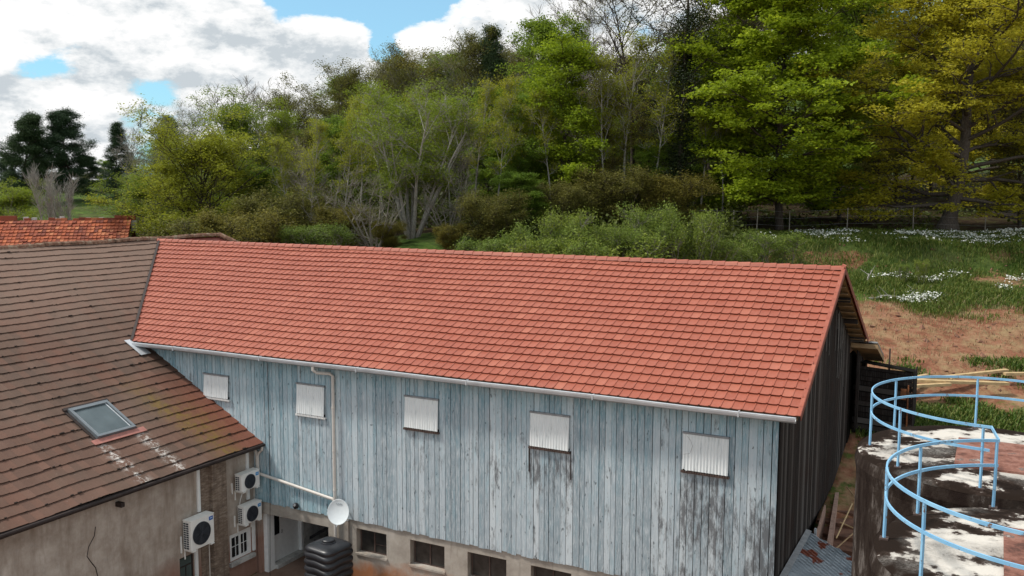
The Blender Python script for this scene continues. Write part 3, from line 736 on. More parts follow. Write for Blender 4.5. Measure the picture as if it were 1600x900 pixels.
m=MB(); m.tube([(XB+.04,-.12,ZB-.10),(XB+.02,-.12,ZB-.22),(XB-.12,-.12,ZB-.34),(XB-.17,-.12,ZB-.45),(XB-.17,-.12,.5)],.045,10); m.build('downpipe',M_pvc,house)
for ys,z0,z1,x_ in ((-2.56,1.35,-.20,XW+.05),(-2.74,-1.2,-3.0,XW+.05),(-.40,1.32,-.45,XW+.05),(-.19,-1.1,-2.30,XW+.05)):
    m=MB(); m.box(XW+.003,XW+.07,ys-.055,ys+.055,z1,z0); m.build('conduit',M_white,house,bevel=.006)
m=MB(); pts=[(-6.3,.55),(-6.38,.30),(-6.55,.05),(-6.62,-.2),(-6.5,-.45),(-6.35,-.62),(-6.3,-1.0),(-6.12,-1.35),(-6.1,-1.9)]
m.tube([(XW+.004,a+rgb_.uniform(-.03,.03),b) for a,b in pts],.014,4); m.build('wall_crack',M_fascia,house)
m=MB(); m.box(XW+.0,XW+.25,-5.62,-5.50,.92,1.05); m.build('rafter_stub',M_fascia,house)
# house windows
f=MB(); a,b,z0,z1=-1.26,-.25,-2.36,-1.44; xx=XW-.10
f.box(xx,xx+.06,a,a+.12,z0,z1);f.box(xx,xx+.06,b-.17,b,z0,z1);f.box(xx,xx+.06,a+.12,b-.17,z1-.14,z1);f.box(xx,xx+.06,a+.12,b-.17,z0,z0+.10)
f.box(xx+.005,xx+.062,-.80,-.72,z0+.1,z1-.14)
for y in (-.95,-.58): f.box(xx+.01,xx+.055,y-.008,y+.008,z0+.1,z1-.14)
f.box(xx+.012,xx+.053,a+.12,b-.17,-1.905,-1.89)
fo=f.build('window',M_white,house)
g=MB(); g.box(xx+.02,xx+.03,a+.1,b-.1,z0+.05,z1-.05); g.build('pane',M_glass,fo)
s=MB(); s.box(XW+.002,XW+.12,a-.06,b+.06,z0-.14,z0-.005); s.build('sill',M_roughwhite,fo)
f=MB(); f.box(xx,xx+.05,-3.38,-3.33,-2.7,-1.46);f.box(xx,xx+.05,-2.85,-2.80,-2.7,-1.46);f.box(xx,xx+.05,-3.33,-2.85,-1.52,-1.46);f.box(xx,xx+.05,-3.33,-2.85,-1.80,-1.77);f.box(xx+.002,xx+.048,-3.10,-3.08,-2.7,-1.8)
fo=f.build('window',M_fascia,house); g=MB(); g.box(xx+.02,xx+.03,-3.36,-2.82,-2.68,-1.5); g.build('pane',mat('greenish_glass',lambda t:bsdf(t,(.06,.085,.08),.15,spec=.6)),fo)
# white door with dark strip, its step and jamb
m=MB(); xd=-17.22
m.box(xd,xd+.05,.48,1.88,-3.0,-1.05); dr=m.build('door',M_white,house,bevel=.006)
m=MB(); m.box(xd+.052,xd+.056,.58,.92,-2.05,-1.12); m.build('glass_strip',M_glass,dr)
m=MB(); m.tube([(xd+.06,1.0,-2.05),(xd+.10,1.0,-2.05),(xd+.10,1.0,-1.93)],.012,6); m.build('handle',M_zincd,dr)
m=MB(); m.box(XW,-16.98,.12,.46,-3.14,-1.0); m.box(XW,-17.02,1.90,2.0,-3.14,-1.0); m.box(xd-.02,-17.03,.46,1.90,-1.04,-.98); m.build('door_frame',M_white,house)
m=MB(); m.box(-17.2,-16.86,.47,1.95,-3.14,-3.0); m.build('door_step',M_roughwhite,house,bevel=.01)
m=MB(); m.box(-17.3,-17.15,-.02,.12,-3.14,.3); m.build('corner_post',M_plaster,house)
# roof window
def roofpt(u,v,h=0): return np.array([XB,u,ZB])+vv*v+nn2*h
va=(3.18-ZB)/vv[2]; vbm=(2.49-ZB)/vv[2]; ua,ub=-4.97,-3.58
m=MB()
def rb(mb,u0,u1,v0,v1,h0,h1): mb.obox(roofpt(u0,v0,h0),(0,u1-u0,0),vv*(v1-v0),nn2*(h1-h0))
rb(m,ua,ua+.09,vbm,va,.04,.15);rb(m,ub-.09,ub,vbm,va,.04,.15);rb(m,ua+.09,ub-.09,va-.12,va,.04,.155);rb(m,ua+.09,ub-.09,vbm,vbm+.09,.04,.148)
fo=m.build('roof_window',plain('grey_metal_frame',(.20,.225,.24),.4,metal=.4,var=.1),house)
m=MB(); rb(m,ua+.08,ub-.08,vbm+.08,va-.11,.06,.105); m.build('glass',M_skyglass,fo)
m=MB(); rb(m,ua+.09,ua+.12,vbm+.1,va-.12,.107,.125);rb(m,ub-.15,ub-.12,vbm+.1,va-.12,.107,.12); m.build('inner_rim',M_zinc,fo)
m=MB(); rb(m,ua-.10,ua-.005,vbm-.05,va+.06,.03,.06);rb(m,ub+.005,ub+.08,vbm-.05,va+.06,.03,.06);rb(m,ua-.1,ub+.1,va+.005,va+.12,.05,.10); m.build('side_flashing',M_fascia,fo)
m=MB(); rb(m,ua-.22,ub+.28,vbm-.22,vbm-.01,.048,.064); m.build('apron',M_pink,fo)
# clumps of moss and broken tile corners on the old roof
m=MB(); rg3=random.Random(3)
for k in range(420):
    kk=rg3.randrange(0,34); u=rg3.uniform(-13,-.2); v=kk*LBR/NH-.015
    if kk>17 and rg3.random()<.55: continue
    if ylim(v)[1]<u: continue
    if ua-.1<u<ub+.1 and vbm-.3<v<va+.1: continue
    c=roofpt(u,v,.03+sag_h(np.array([u]),np.array([v]))[0]); s_=rg3.uniform(.012,.04)
    m.obox(c-np.array([0,s_,0]),(0,2*s_*rg3.uniform(.8,2.0),0),vv*s_*1.1,nn2*s_*.8)
m.build('moss_tufts',plain('black_moss',(.022,.014,.010),.95,var=.5),house)['kind']='stuff'

# ------------------------------------------------------------------ air-conditioner units
M_fan=plain('fan_shadow_grey',(.050,.058,.068),.5,var=.1)
M_blade=plain('blade_grey',(.032,.037,.045),.4)
def ac(x0,x1,y0,y1,z0,z1,label,logo,cols):
    root=thing('air_conditioner',((x0+x1)/2,(y0+y1)/2,z0),label,'air conditioner','outdoor units on the plaster wall')
    m=MB(); m.box(x0,x1,y0,y1,z0,z1); m.build('casing',M_acwhite,root,bevel=.02)
    m=MB(); m.box(x0-.0,x1+.006,y0-.006,y1+.006,z1-.02,z1+.012); 
    for k in range(3): m.box(x0+.06+k*.09,x0+.10+k*.09,y0+.04,y1-.04,z1+.012,z1+.02)
    m.build('lid',M_acwhite,root,bevel=.004)
    w_=y1-y0;h=z1-z0; cy=y0+w_*.44;cz=z0+h*.49;r=min(h*.40,w_*.36)
    m=MB(); 
    def ring(r0,r1,xa,xb,k=40):
        vs=[];
        for j in range(k):
            th=2*math.pi*j/k; c_,s_=math.cos(th),math.sin(th)
            vs+=[(xa,cy+r0*c_,cz+r0*s_),(xb,cy+r0*c_,cz+r0*s_),(xb,cy+r1*c_,cz+r1*s_),(xa,cy+r1*c_,cz+r1*s_)]
        fs=[]
        for j in range(k):
            a=4*j;b=4*((j+1)%k)
            for q_ in range(4): fs.append((a+q_,a+(q_+1)%4,b+(q_+1)%4,b+q_))
        m.add(vs,fs)
    ring(0.001,r,x1+.001,x1+.006)
    m.build('fan_opening',M_fan,root)
    m=MB()
    for k in range(1,7): ring(r*k/6.5-.004,r*k/6.5+.004,x1+.022,x1+.030)
    ring(r*.98,r*1.05,x1+.002,x1+.03); ring(.001,r*.16,x1+.02,x1+.034)
    for k in range(12):
        th=2*math.pi*k/12; m.tube([(x1+.026,cy+.05*math.cos(th),cz+.05*math.sin(th)),(x1+.026,cy+r*math.cos(th),cz+r*math.sin(th))],.005,4)
    m.build('fan_guard',M_grille,root)
    m=MB()
    for k in range(4):
        th=k*math.pi/2+.5; 
        a=np.array([0,math.cos(th),math.sin(th)]);b=np.array([0,-math.sin(th),math.cos(th)])
        c=np.array([x1+.008,cy,cz]); m.add([c+a*.04-b*.03,c+a*r*.9-b*.02,c+a*r*.85+b*r*.5+(.008,0,0),c+a*.05+b*.05+(.006,0,0)],[(0,1,2,3)])
    m.build('fan_blades',M_blade,root)
    m=MB(); nr=int(h/.075)
    for c_ in range(cols):
        for k in range(nr):
            xa=x0+.035+(x1-x0-.12)*c_/cols; xb_=xa+(x1-x0-.12)/cols-.02; za=z0+.05+(h-.1)*k/nr
            m.box(xa,xb_,y0-.006,y0-.002,za,za+(h-.1)/nr-.022)
    m.build('side_grille',M_grille,root)
    for y in (y0+.08,y1-.12):
        m=MB(); m.box(XW,x1-.02,y,y+.04,z0-.07,z0-.03); m.box(XW,XW+.03,y+.002,y+.038,z0-.35,z0-.071) ; m.box(x1-.05,x1+.03,y-.05,y+.09,z0-.03,z0-.002); m.build('wall_bracket',M_acwhite,root)
    m=MB(); m.box(XW,XW+.04,y0-.06,y0-.02,z0-.1,z0+h*.45); m.build('rear_bracket',M_acwhite,root)
    m=MB(); lw=w_*.17; m.box(x1+.001,x1+.005,y1-.05-lw,y1-.05,z1-.09-lw*.62,z1-.07); lo=m.build('badge',logo,root)
    m=MB(); m.box(x1+.006,x1+.008,y1-.05-lw*.78,y1-.05-lw*.2,z1-.09-lw*.33,z1-.07-lw*.22); m.build('badge_mark',M_mark,lo)
def hose(pts,label,r=.016):
    m=MB(); m.tube(pts,r,7); tag(m.build('drain_hose',M_pvc),label,'hose')
ac(-17.28,-16.93,-3.27,-2.32,-1.19,-.24,'largest white outdoor unit, low on the plaster left of the brick pier',M_logo,2)
ac(-17.23,-16.93,-1.07,-.23,.04,.61,'upper small white outdoor unit just under the house eave',M_logo2,2)
ac(-17.23,-16.93,-.99,-.17,-1.11,-.49,'lower small white outdoor unit directly above the white-framed window',M_logo2,2)
m=MB(); m.tube([(-17.24,-.75,.0),(-17.2,-.80,-.15),(-17.22,-.86,-.32),(-17.26,-.86,-.52)],.012,6)
tag(m.build('power_cable',M_white),'thin pale cable hanging between the two small outdoor units','cable')
m=MB(); m.tube([(-16.62,-.06,4.2),(-16.62,-.07,1.2),(-16.63,-.10,-.6),(-16.62,-.2,-3.1)],.009,5)
tag(m.build('hanging_cable',M_fascia),'thin black cable running straight down the boards at the barn end','cable')

hose([(-17.1,-2.30,-1.0),(-17.2,-2.22,-1.1),(-17.3,-2.2,-1.4),(-17.31,-2.2,-3.0)],'pale hose running down the wall right of the largest outdoor unit')
hose([(-17.1,-.22,.2),(-17.2,-.14,.1),(-17.3,-.13,-.2),(-17.31,-.12,-1.0)],'pale hose beside the upper small outdoor unit')
# satellite dish
dish=thing('satellite_dish',(-13.4,-.18,-.6),'round white satellite dish mounted on the concrete pillar beside the downpipe','satellite dish')
c=Vector((-13.40,-.52,-.19)); nrm=Vector((.30,-.92,.26)).normalized(); q=nrm.to_track_quat('Z','Y').to_matrix()
m=MB(); vs=[];prof=[(0,.0),(.12,.005),(.24,.02),(.34,.045),(.385,.062),(.398,.066),(.398,.05),(.33,.02),(.2,-.012),(0,-.025)]; k=40
for r_,z_ in prof:
    for j in range(k):
        th=2*math.pi*j/k; vs.append(c+q@Vector((r_*.89*math.cos(th),r_*1.0*math.sin(th),z_)))
m.add(vs,[(i*k+j,i*k+(j+1)%k,(i+1)*k+(j+1)%k,(i+1)*k+j) for i in range(len(prof)-1) for j in range(k)])
m.build('reflector',plain('dish_white',(.74,.79,.80),.4,var=.04),dish,smooth=True)
m=MB(); 
for j in range(9):
    a=c+q@Vector((-.105+.024*j,.235,.032)); m.obox(a,q@Vector((.018,0,0)),q@Vector((0,.028 if j%3 else .036,0)),q@Vector((0,0,.006)))
m.build('maker_mark',M_gmark,dish)
m=MB(); m.tube([(-13.4,-.04,-.62),(-13.4,-.30,-.58),(-13.4,-.42,-.28)],.022,8); m.tube([(-13.4,-.06,-.3),(-13.4,-.40,-.3)],.03,8); m.tube([tuple(c+q@Vector((0,-.38,.03))),tuple(c+q@Vector((0,-.45,.16)))],.012,6); m.tube([(-13.6,-.06,-.8),(-13.46,-.35,-.62)],.012,6); m.build('mounting_arm',M_zinc,dish)

# floodlight
fl=thing('floodlight',(-15.46,0,-.5),'small dark floodlight fixed at the foot of the blue boards','floodlight')
m=MB(); m.tube([(-15.46,-.02,-.48),(-15.46,-.10,-.46)],.03,8); m.lathe((-15.46,-.16,-.44),[(.001,-.1),(.07,-.09),(.10,-.02),(.09,.05),(.04,.09),(.001,.095)],16); m.build('lamp_head',M_black,fl,smooth=True)
m=MB(); m.tube([(-15.44,-.235,-.40),(-15.435,-.262,-.395)],.04,12); m.build('lens',M_zincd,fl)
fl=thing('passage_lamp',(-16.6,1.2,-1.2),'small round lamp on the white wall inside the dark passage','lamp')
m=MB(); m.lathe((-16.75,1.9,-1.45),[(.001,-.08),(.09,-.06),(.11,0),(.08,.06),(.001,.08)],14); m.build('lamp_head',M_black,fl,smooth=True)
m=MB(); m.lathe((-16.71,1.83,-1.43),[(.001,-.05),(.05,-.03),(.05,.03),(.001,.05)],12); m.build('lens',M_zincd,fl,smooth=True)
m=MB(); m.tube([(-17.03,1.95,-1.45),(-16.78,1.92,-1.45)],.02,6); m.build('arm',M_black,fl)

# steep stair in the passage
st=thing('open_stair',(-16.5,2.2,-3.1),'dark steel stair climbing under the barn behind the black tank','stair')
m=MB()
for dz in (0,-.38): m.obox((-17.0,2.3,-2.62+dz),(2.9,0,1.86),(0,.06,0),(0,0,-.12)); 
m.obox((-17.0,2.9,-2.62-.3),(2.9,0,1.86),(0,.06,0),(0,0,-.2)); m.build('stringer',M_black,st)
m=MB()
for k in range(9):
    x=-16.95+k*.31; z=-2.95+k*.2; m.box(x,x+.26,2.32,2.9,z,z+.035)
m.build('treads',M_black,st)
m=MB(); m.obox((-16.78,2.28,-2.7),(.08,0,0),(0,.06,0),(.30,0,-.45)); m.build('foot_post',M_black,st)

# ribbed water tank
wt_=thing('water_tank',(-13.33,-1.15,-3.14),'black ribbed plastic water tank with a round lid by the plinth','water tank')
prof=[]; z=0
prof=[(.60,0)]
zt=2.02; nrib=9; hr=zt/nrib
for k in range(nrib):
    b=k*hr; prof+=[(.63,b+.03),(.652,b+.07),(.648,b+.13),(.61,b+.165),(.59,b+.19),(.60,b+hr-.005)]
prof+=[(.62,zt+.02),(.61,zt+.07),(.55,zt+.12),(.40,zt+.165),(.2,zt+.185),(0.001,zt+.19)]
m=MB(); k=64; vs=[]
ca,sa=math.cos(R(-8)),math.sin(R(-8))
for r_,z_ in prof:
    for j in range(k):
        th=2*math.pi*j/k; c_,s_=math.cos(th),math.sin(th); n4=(abs(c_)**5+abs(s_)**5)**(-1/5)
        zz=z_+(.02*math.cos(4*th) if .1<z_<zt else 0)
        x_,y_=.94*r_*n4*c_,.94*r_*n4*s_; vs.append((-13.33+x_*ca-y_*sa,-1.15+x_*sa+y_*ca,-3.14+zz))
m.add(vs,[(i*k+j,i*k+(j+1)%k,(i+1)*k+(j+1)%k,(i+1)*k+j) for i in range(len(prof)-1) for j in range(k)])
m.build('tank_body',M_tank,wt_,smooth=True)
m=MB(); m.lathe((-13.33,-1.15,-3.14+zt+.17),[(.24,-.02),(.24,.03),(.20,.04),(.20,.09),(.17,.11),(.001,.12)],28)
m.build('lid',M_tank,wt_)
# weeds by the plinth
def tuft(name,pts,h,n,mtl,label,cat,parent=None,spread=.12,wd=.012,seed=1,group=None,kind=None):
    rg=np.random.default_rng(seed); P=[];
    pts=np.array(pts,float); b=np.repeat(pts,n,0); N0=len(b)
    b=b+np.concatenate([rg.normal(0,spread,(N0,2)),np.zeros((N0,1))],1)
    a=rg.uniform(0,2*np.pi,N0); ln=rg.uniform(.2,.9,N0); hh=h*rg.uniform(.5,1.1,N0)
    tip=b+np.stack([np.cos(a)*ln*hh,np.sin(a)*ln*hh,hh],1); mid=(b+tip)/2+np.stack([0*a,0*a,hh*.18],1)
    sd=np.stack([-np.sin(a),np.cos(a),0*a],1)*wd
    V=np.stack([b-sd,b+sd,mid+sd*1.1,mid-sd*1.1,tip],1).reshape(-1,3); i=np.arange(N0)*5
    F=np.concatenate([np.stack([i,i+1,i+2,i+3],1),np.stack([i+3,i+2,i+4,i+4],1)])
    F4=np.stack([i,i+1,i+2,i+3],1); 
    V=np.stack([b-sd,b+sd,mid+sd*1.1,mid-sd*1.1,tip-sd*.1,tip+sd*.1],1).reshape(-1,3); i=np.arange(N0)*6
    F=np.concatenate([np.stack([i,i+1,i+2,i+3],1),np.stack([i+3,i+2,i+5,i+4],1)])
    o=link(name,npmesh(name,V,F,{'rnd':('FACE',np.tile(rg.random(N0),2))}),mtl,parent); 
    return tag(o,label,cat,group,kind)
tuft('weed_clump',[(-12.4,-.35,-3.13),(-12.2,-.3,-3.13),(-11.9,-.35,-3.13)],.75,60,L_grass,'green weeds at the foot of the plinth right of the black tank','plant',wd=.02,seed=2)

# ------------------------------------------------------------------ SILOS
SZ=4.95
def silo(cx,cy,z,r,label,posts,arc,rails_r,hatches,seed):
    root=thing('concrete_silo',(cx,cy,-3.2),label,'silo','round concrete silos with blue railings')
    m=MB(); rg=random.Random(seed); k=120; zs=np.linspace(-3.2,z-.04,40); vs=[]
    for i,zz in enumerate(zs):
        for j in range(k):
            th=2*math.pi*j/k; rr=r+.02*(vnoise(np.array(j*.35),np.array(i*.5),seed)-.5)+(.035 if zz>z-.35 else 0)
            if i==len(zs)-1: rr-=.05
            vs.append((cx+rr*math.cos(th),cy+rr*math.sin(th),zz))
    m.add(vs,[(i*k+j,i*k+(j+1)%k,(i+1)*k+(j+1)%k,(i+1)*k+j) for i in range(len(zs)-1) for j in range(k)]); m.build('silo_wall',M_silo,root)
    rr=np.linspace(0,r-.012,26); vs=[];ed=[]
    for a in rr:
        for j in range(k):
            th=2*math.pi*j/k; x=cx+a*math.cos(th);y=cy+a*math.sin(th)
            vs.append((x,y,z+.06*(1-(a/r)**2)+.03*(float(fbm(np.array(x*2.5),np.array(y*2.5),seed))-.5)-(.045 if a>r-.03 else 0))); ed.append(float(sst(a/r,.6,1.0))*1.2-.35)
    V=np.array(vs); ii,jj=np.meshgrid(np.arange(len(rr)-1),np.arange(k),indexing='ij'); 
    F=np.stack([ii*k+jj,(ii+1)*k+jj,(ii+1)*k+(jj+1)%k,ii*k+(jj+1)%k],-1).reshape(-1,4)
    link('top_slab',npmesh('top_slab',V,F,{'edge':('POINT',ed)},True),M_silotop,root)
    for (x0,x1,y0,y1) in hatches:
        m=MB(); m.box(x0,x1,y0,y1,z+.03,z+.10); m.build('hatch',M_hatch,root,bevel=.01)
    rl=MB(); H=1.10; a0,a1=arc; pts=[]
    for i in range(61):
        th=R(a0+(a1-a0)*i/60); pts.append((cx+rails_r*math.cos(th),cy+rails_r*math.sin(th)))
    def flat(pts,zc,hh=.023,ww=.006):
        n=len(pts);vs=[]
        for i,p_ in enumerate(pts):
            dx=p_[0]-cx;dy=p_[1]-cy;L=math.hypot(dx,dy);dx/=L;dy/=L
            for s1,s2 in ((-1,-1),(1,-1),(1,1),(-1,1)): vs.append((p_[0]+dx*ww*2*s1,p_[1]+dy*ww*2*s1,zc+hh*s2))
        rl.add(vs,[(i*4+j,i*4+(j+1)%4,i*4+4+(j+1)%4,i*4+4+j) for i in range(n-1) for j in range(4)]+[(3,2,1,0),tuple((n-1)*4+j for j in range(4))])
    flat(pts,z+H); flat(pts,z+H-.40)
    ro=rl.build('railing',M_rail,root)
    for th in posts:
        p_=MB(); c_,s_=math.cos(R(th)),math.sin(R(th)); x=cx+(rails_r-.005)*c_;y=cy+(rails_r-.005)*s_
        p_.tube([(x,y,z-.02),(x+.004,y,z+H*.5),(x,y,z+H-.03)],.024,4); po=p_.build('post',M_rail,ro)
        p_=MB(); p_.box(x-.06,x+.06,y-.06,y+.06,z-.02,z+.03); p_.build('base_plate',M_frame,po)
    return root,ro
s1,r1=silo(4.776,-3.576,4.93,2.50,'farther concrete silo, its railing nearest the black barn gable',(188.2,148.8,224.6,100.8,263.6),(266.5,-60+0),2.27,[(4.06,7.3,-4.80,-2.60)],3) if False else silo(4.776,-3.576,4.93,2.50,'farther concrete silo, its railing nearest the black barn gable',(188.2,148.8,224.6,100.8,263.6,60,20),(266.5,0),2.27,[(4.08,7.0,-4.75,-2.70)],3)
s2,r2=silo(5.618,-9.109,5.00,2.42,'nearer concrete silo, its railing in the lower right corner',(182.5,147.8,113,222,258,295),(112,330),2.28,[(4.87,7.6,-10.4,-8.1)],8)
for o in (s1,s2):
    if 'group' in o: del o['group']
m=MB(); a=R(266.5); p0=(4.776+2.27*math.cos(a),-3.576+2.27*math.sin(a),6.03); b=R(112.5); p1=(5.618+2.28*math.cos(b),-9.109+2.28*math.sin(b),6.10)
m.obox(np.array(p0)-(0,0,.028),np.array(p1)-np.array(p0),(.02,0,0),(0,0,.056)); m.obox(np.array(p0)-(0,0,.43),(np.array(p1)-np.array(p0)),(.02,0,0),(0,0,.05)) if False else None
m.build('link_rail',M_rail,r1)

# concrete pilaster in front of the gap, tin roof, path
m=MB(); pass
tr=thing('tin_lean_to',(.9,2.0,-1.2),'low lean-to of grey corrugated sheet with rust patches against the barn gable','lean-to')
nx_=60;ny_=150; xs=np.linspace(.10,2.25,12); ys=np.linspace(-3.0,4.0,260); XX,YY=np.meshgrid(xs,ys)
ytop=4.0-.55*(XX-.1)
YY=-3.0+(YY+3.0)/7.0*(ytop+3.0)
ZZ=.10-.20*(XX-.1)+.034*np.sin(YY*2*math.pi/.19)
k_=len(xs); a=(np.arange(len(ys)-1)[:,None]*k_+np.arange(k_-1)).ravel()
link('corrugated_sheet',npmesh('corrugated_sheet',np.stack([XX.ravel(),YY.ravel(),ZZ.ravel()],1),np.stack([a,a+1,a+1+k_,a+k_],1)),M_tin,tr)
m=MB(); 
for y in np.arange(-3,3.9,1.0): m.obox((.055,y,.10),(.16,0,-.03),(0,.99,0),(.02,0,.05))
m.build('wall_flashing',M_zincd,tr)
m=MB(); m.obox((.1,4.0,.02),(.0,0.12,0),(2.1,-1.16,-.42),(0,0,-.10)); m.box(.15,.22,-3,3.6,-3,.0); m.box(2.1,2.2,-3,2.6,-3,-.45); m.build('frame',M_frame,tr)
rw=thing('retaining_wall',(.35,6.5,-.4),'thin pinkish concrete wall running along the foot of the black gable','wall')
m=MB(); m.obox((.62,4.2,-1.3),(.12,0,0),(-.55,5.6,.2),(0,0,.95)); m.obox((.30,4.0,-1.3),(.05,0,0),(-.2,3.0,.1),(0,0,1.15)); m.build('wall_panel',plain('pinkish_concrete',(.34,.22,.17),.9,var=.25),rw)
m=MB(); m.box(.30,.36,3.98,4.06,-1.3,.2); m.build('pale_post',M_zinc,rw)
for i,(A,B,lb) in enumerate([((.75,5.2,-.42),(.95,6.9,.15),'pale stick standing nearly upright on the earth path'),((.7,6.3,-.3),(1.8,5.6,-.35),'pale stick lying level across the earth path'),((.75,4.5,-.6),(1.35,6.2,-.25),'brown stick lying slantwise lowest on the earth path'),((.55,8.6,.15),(1.5,7.2,-.3),'thin brown stick leaning at the top of the earth path')]):
    m=MB(); m.tube([A,B],.022,6); tag(m.build('stick',M_wood if i<2 else M_batten),lb,'stick')
m=MB()
for k in range(10):
    y=4.6+k*.8; z=-.95+k*.12; m.box(-.1,2.6,y,y+.85,z-.25,z)
p_=m.build('path',plain('red_earth_steps',(.15,.075,.048),.95,var=.5,nscale=3)); p_['kind']='structure'

# ------------------------------------------------------------------ planks behind
def zpx(y,s_): return CAM[2]-(y-293.3)/1451.96*s_
for (b0,s0,y0p,b1,s1_,y1p,wd,lb) in [(1424,36.0,601,1592,36.6,606,.26,'longest pale plank, lowest in the timber pile'),(1432,35.7,611,1500,36.1,607,.2,'short pale plank end at the left foot of the timber pile'),(1426,36.3,603,1590,38.0,584,.2,'pale plank slanting up to the right over the timber pile'),(1424,36.6,600,1463,37.6,592,.15,'short pale plank resting slantwise on the left of the timber pile'),(1500,36.9,596,1536,37.6,593,.16,'pale plank behind the crossing of the timber pile'),(1585,37.4,590,1640,37.4,589,.2,'pale plank at the far right end of the timber pile')]:
    x0,y0_=spot((b0-800)/1451.96,s0);x1,y1_=spot((b1-800)/1451.96,s1_); z0=zpx(y0p,s0);z1=zpx(y1p,s1_)
    d_=np.array([x1-x0,y1_-y0_,z1-z0]); sd=np.array([-d_[1],d_[0],0]);sd/=np.linalg.norm(sd)
    m=MB(); m.obox((x0,y0_,z0),d_,sd*wd,(0,0,.11)); tag(m.build('timber_plank',M_wood,bevel=.004),lb,'plank','pale planks piled behind the silo')

# ------------------------------------------------------------------ distant orange-roofed house
oh=thing('neighbour_house',(-40,18,0),'old house with a patchy orange tile roof behind the brown roof','house')
s_o=60; bx0,by0=spot(-.72,s_o-1.5); bx1,by1=spot(-.4085,s_o+2.5); Uo=np.array([bx1-bx0,by1-by0,0.]); Lo=np.linalg.norm(Uo);Uo/=Lo
back=np.array([-Uo[1],Uo[0],0.]); pitch=R(36); vo=back*math.cos(pitch)+np.array([0,0,math.sin(pitch)]); no=-back*math.sin(pitch)+np.array([0,0,math.cos(pitch)])
LO=6.2; Oo=np.array([bx0,by0,7.72])-vo*LO
tile_roof('roof',oh,M_orange,Oo,Uo,vo,no,lambda v:(max(0,2.8*(v/LO)**1.0-0),Lo+.0),19,LO/19,.24,amp=1.4,lift=.06,thick=.06,jit=.02,seed=21,sag=lambda u,v:.08*(fbm(u*.5,v*.5,8)-.5))
m=MB(); 
B2=Oo+vo*LO; 
m.add([Oo+vo*LO+Uo*2.6,Oo+vo*LO+Uo*Lo,Oo+vo*LO+Uo*Lo+back*5-np.array([0,0,3.6]),Oo+vo*LO+Uo*0+back*5-np.array([0,0,3.6])],[(0,1,2,3)]); m.add([Oo,Oo+vo*LO+Uo*2.6,Oo+vo*LO+back*5-np.array([0,0,3.6])],[(0,1,2)]); m.build('rear_roof',M_orange,oh)
m=MB(); Og=Oo+back*.3+np.array([0,0,-.05]); m.obox(Og,Uo*(Lo-.3),back*9.5,(0,0,-4.5)); 
m.add([Oo+Uo*(Lo-.25)+back*.2,Oo+Uo*(Lo-.25)+vo*LO-np.array([0,0,.08]),Oo+Uo*(Lo-.25)+vo*LO+back*5-np.array([0,0,3.66])],[(0,1,2)]); m.build('walls',M_plaster,oh)
m=MB(); rg4=random.Random(9); u=2.7
while u<Lo:
    if not (8.7<u<13.5 and rg4.random()<.6): m.obox(B2+Uo*u+np.array([0,0,-.02+rg4.uniform(-.03,.05)]),Uo*.36,back*.22,(0,0,.14+rg4.uniform(0,.06)),r=rg4.random())
    u+=.37
for u in (9.0,9.5,16.0,16.4,16.8): m.obox(B2+Uo*u,Uo*.5,back*.3,(0,0,.30),r=.3)
m.build('ridge_tiles',M_orange,oh)
m=MB(); 
for u in (10.4,10.9,12.1,12.6,14.2,15.0): m.obox(B2+Uo*u+back*.1,Uo*.3,back*.2,(0,0,rg4.uniform(.12,.26)))
m.obox(B2+Uo*(Lo-.05)+np.array([0,0,-.75]),Uo*.35,back*.3,(0,0,.72)); m.obox(B2+Uo*(-.9)+np.array([0,0,-1.0]),Uo*1.6,back*.1,(0,0,.10)); m.build('mortar_lumps',M_roughwhite,oh)

# ------------------------------------------------------------------ TREES
class Wood:
    def __init__(s): s.V=[];s.F=[];s.n=0
    def tube(s,P,rad,k):
        n=len(P); T=np.gradient(P,axis=0); T/=np.maximum(np.linalg.norm(T,axis=1,keepdims=True),1e-9)
        up=np.where(np.abs(T[:,2:3])<.9,np.array([[0,0,1.]]),np.array([[1.,0,0]])); ref=up[0]
        A=np.cross(T,ref); A/=np.maximum(np.linalg.norm(A,axis=1,keepdims=True),1e-9); B=np.cross(T,A)
        th=2*np.pi*np.arange(k)/k
        V=P[:,None,:]+rad[:,None,None]*(A[:,None,:]*np.cos(th)[None,:,None]+B[:,None,:]*np.sin(th)[None,:,None])
        i,j=np.meshgrid(np.arange(n-1),np.arange(k),indexing='ij'); j2=(j+1)%k
        F=np.stack([i*k+j,i*k+j2,(i+1)*k+j2,(i+1)*k+j],-1).reshape(-1,4)+s.n
        s.V.append(V.reshape(-1,3)); s.F.append(F); s.n+=n*k
    def mesh(s,name): return npmesh(name,np.concatenate(s.V),np.concatenate(s.F),None,True)
PROF={'round':lambda t:np.sin(np.pi*(.14+.80*t))**.75,'cone':lambda t:(1-t)**.85+.06,'column':lambda t:.75+.25*np.sin(np.pi*t)-.55*t**3,
      'wide':lambda t:np.sin(np.pi*(.30+.66*t))**.8,'vase':lambda t:.35+.65*np.sin(np.pi*(.1+.75*t)),'pine':lambda t:(.55+.45*np.sin(np.pi*t*1.2))*(1-t*.45)}
def branch(rg,p,d,L,n,r0,r1,curve,wob):
    P=[p];d=d/np.linalg.norm(d);st=L/n
    for i in range(n):
        d=d+np.array([0,0,curve/n])+rg.normal(0,wob,3); d/=np.linalg.norm(d); P.append(P[-1]+d*st)
    P=np.array(P); return P,np.linspace(r0,r1,n+1),d
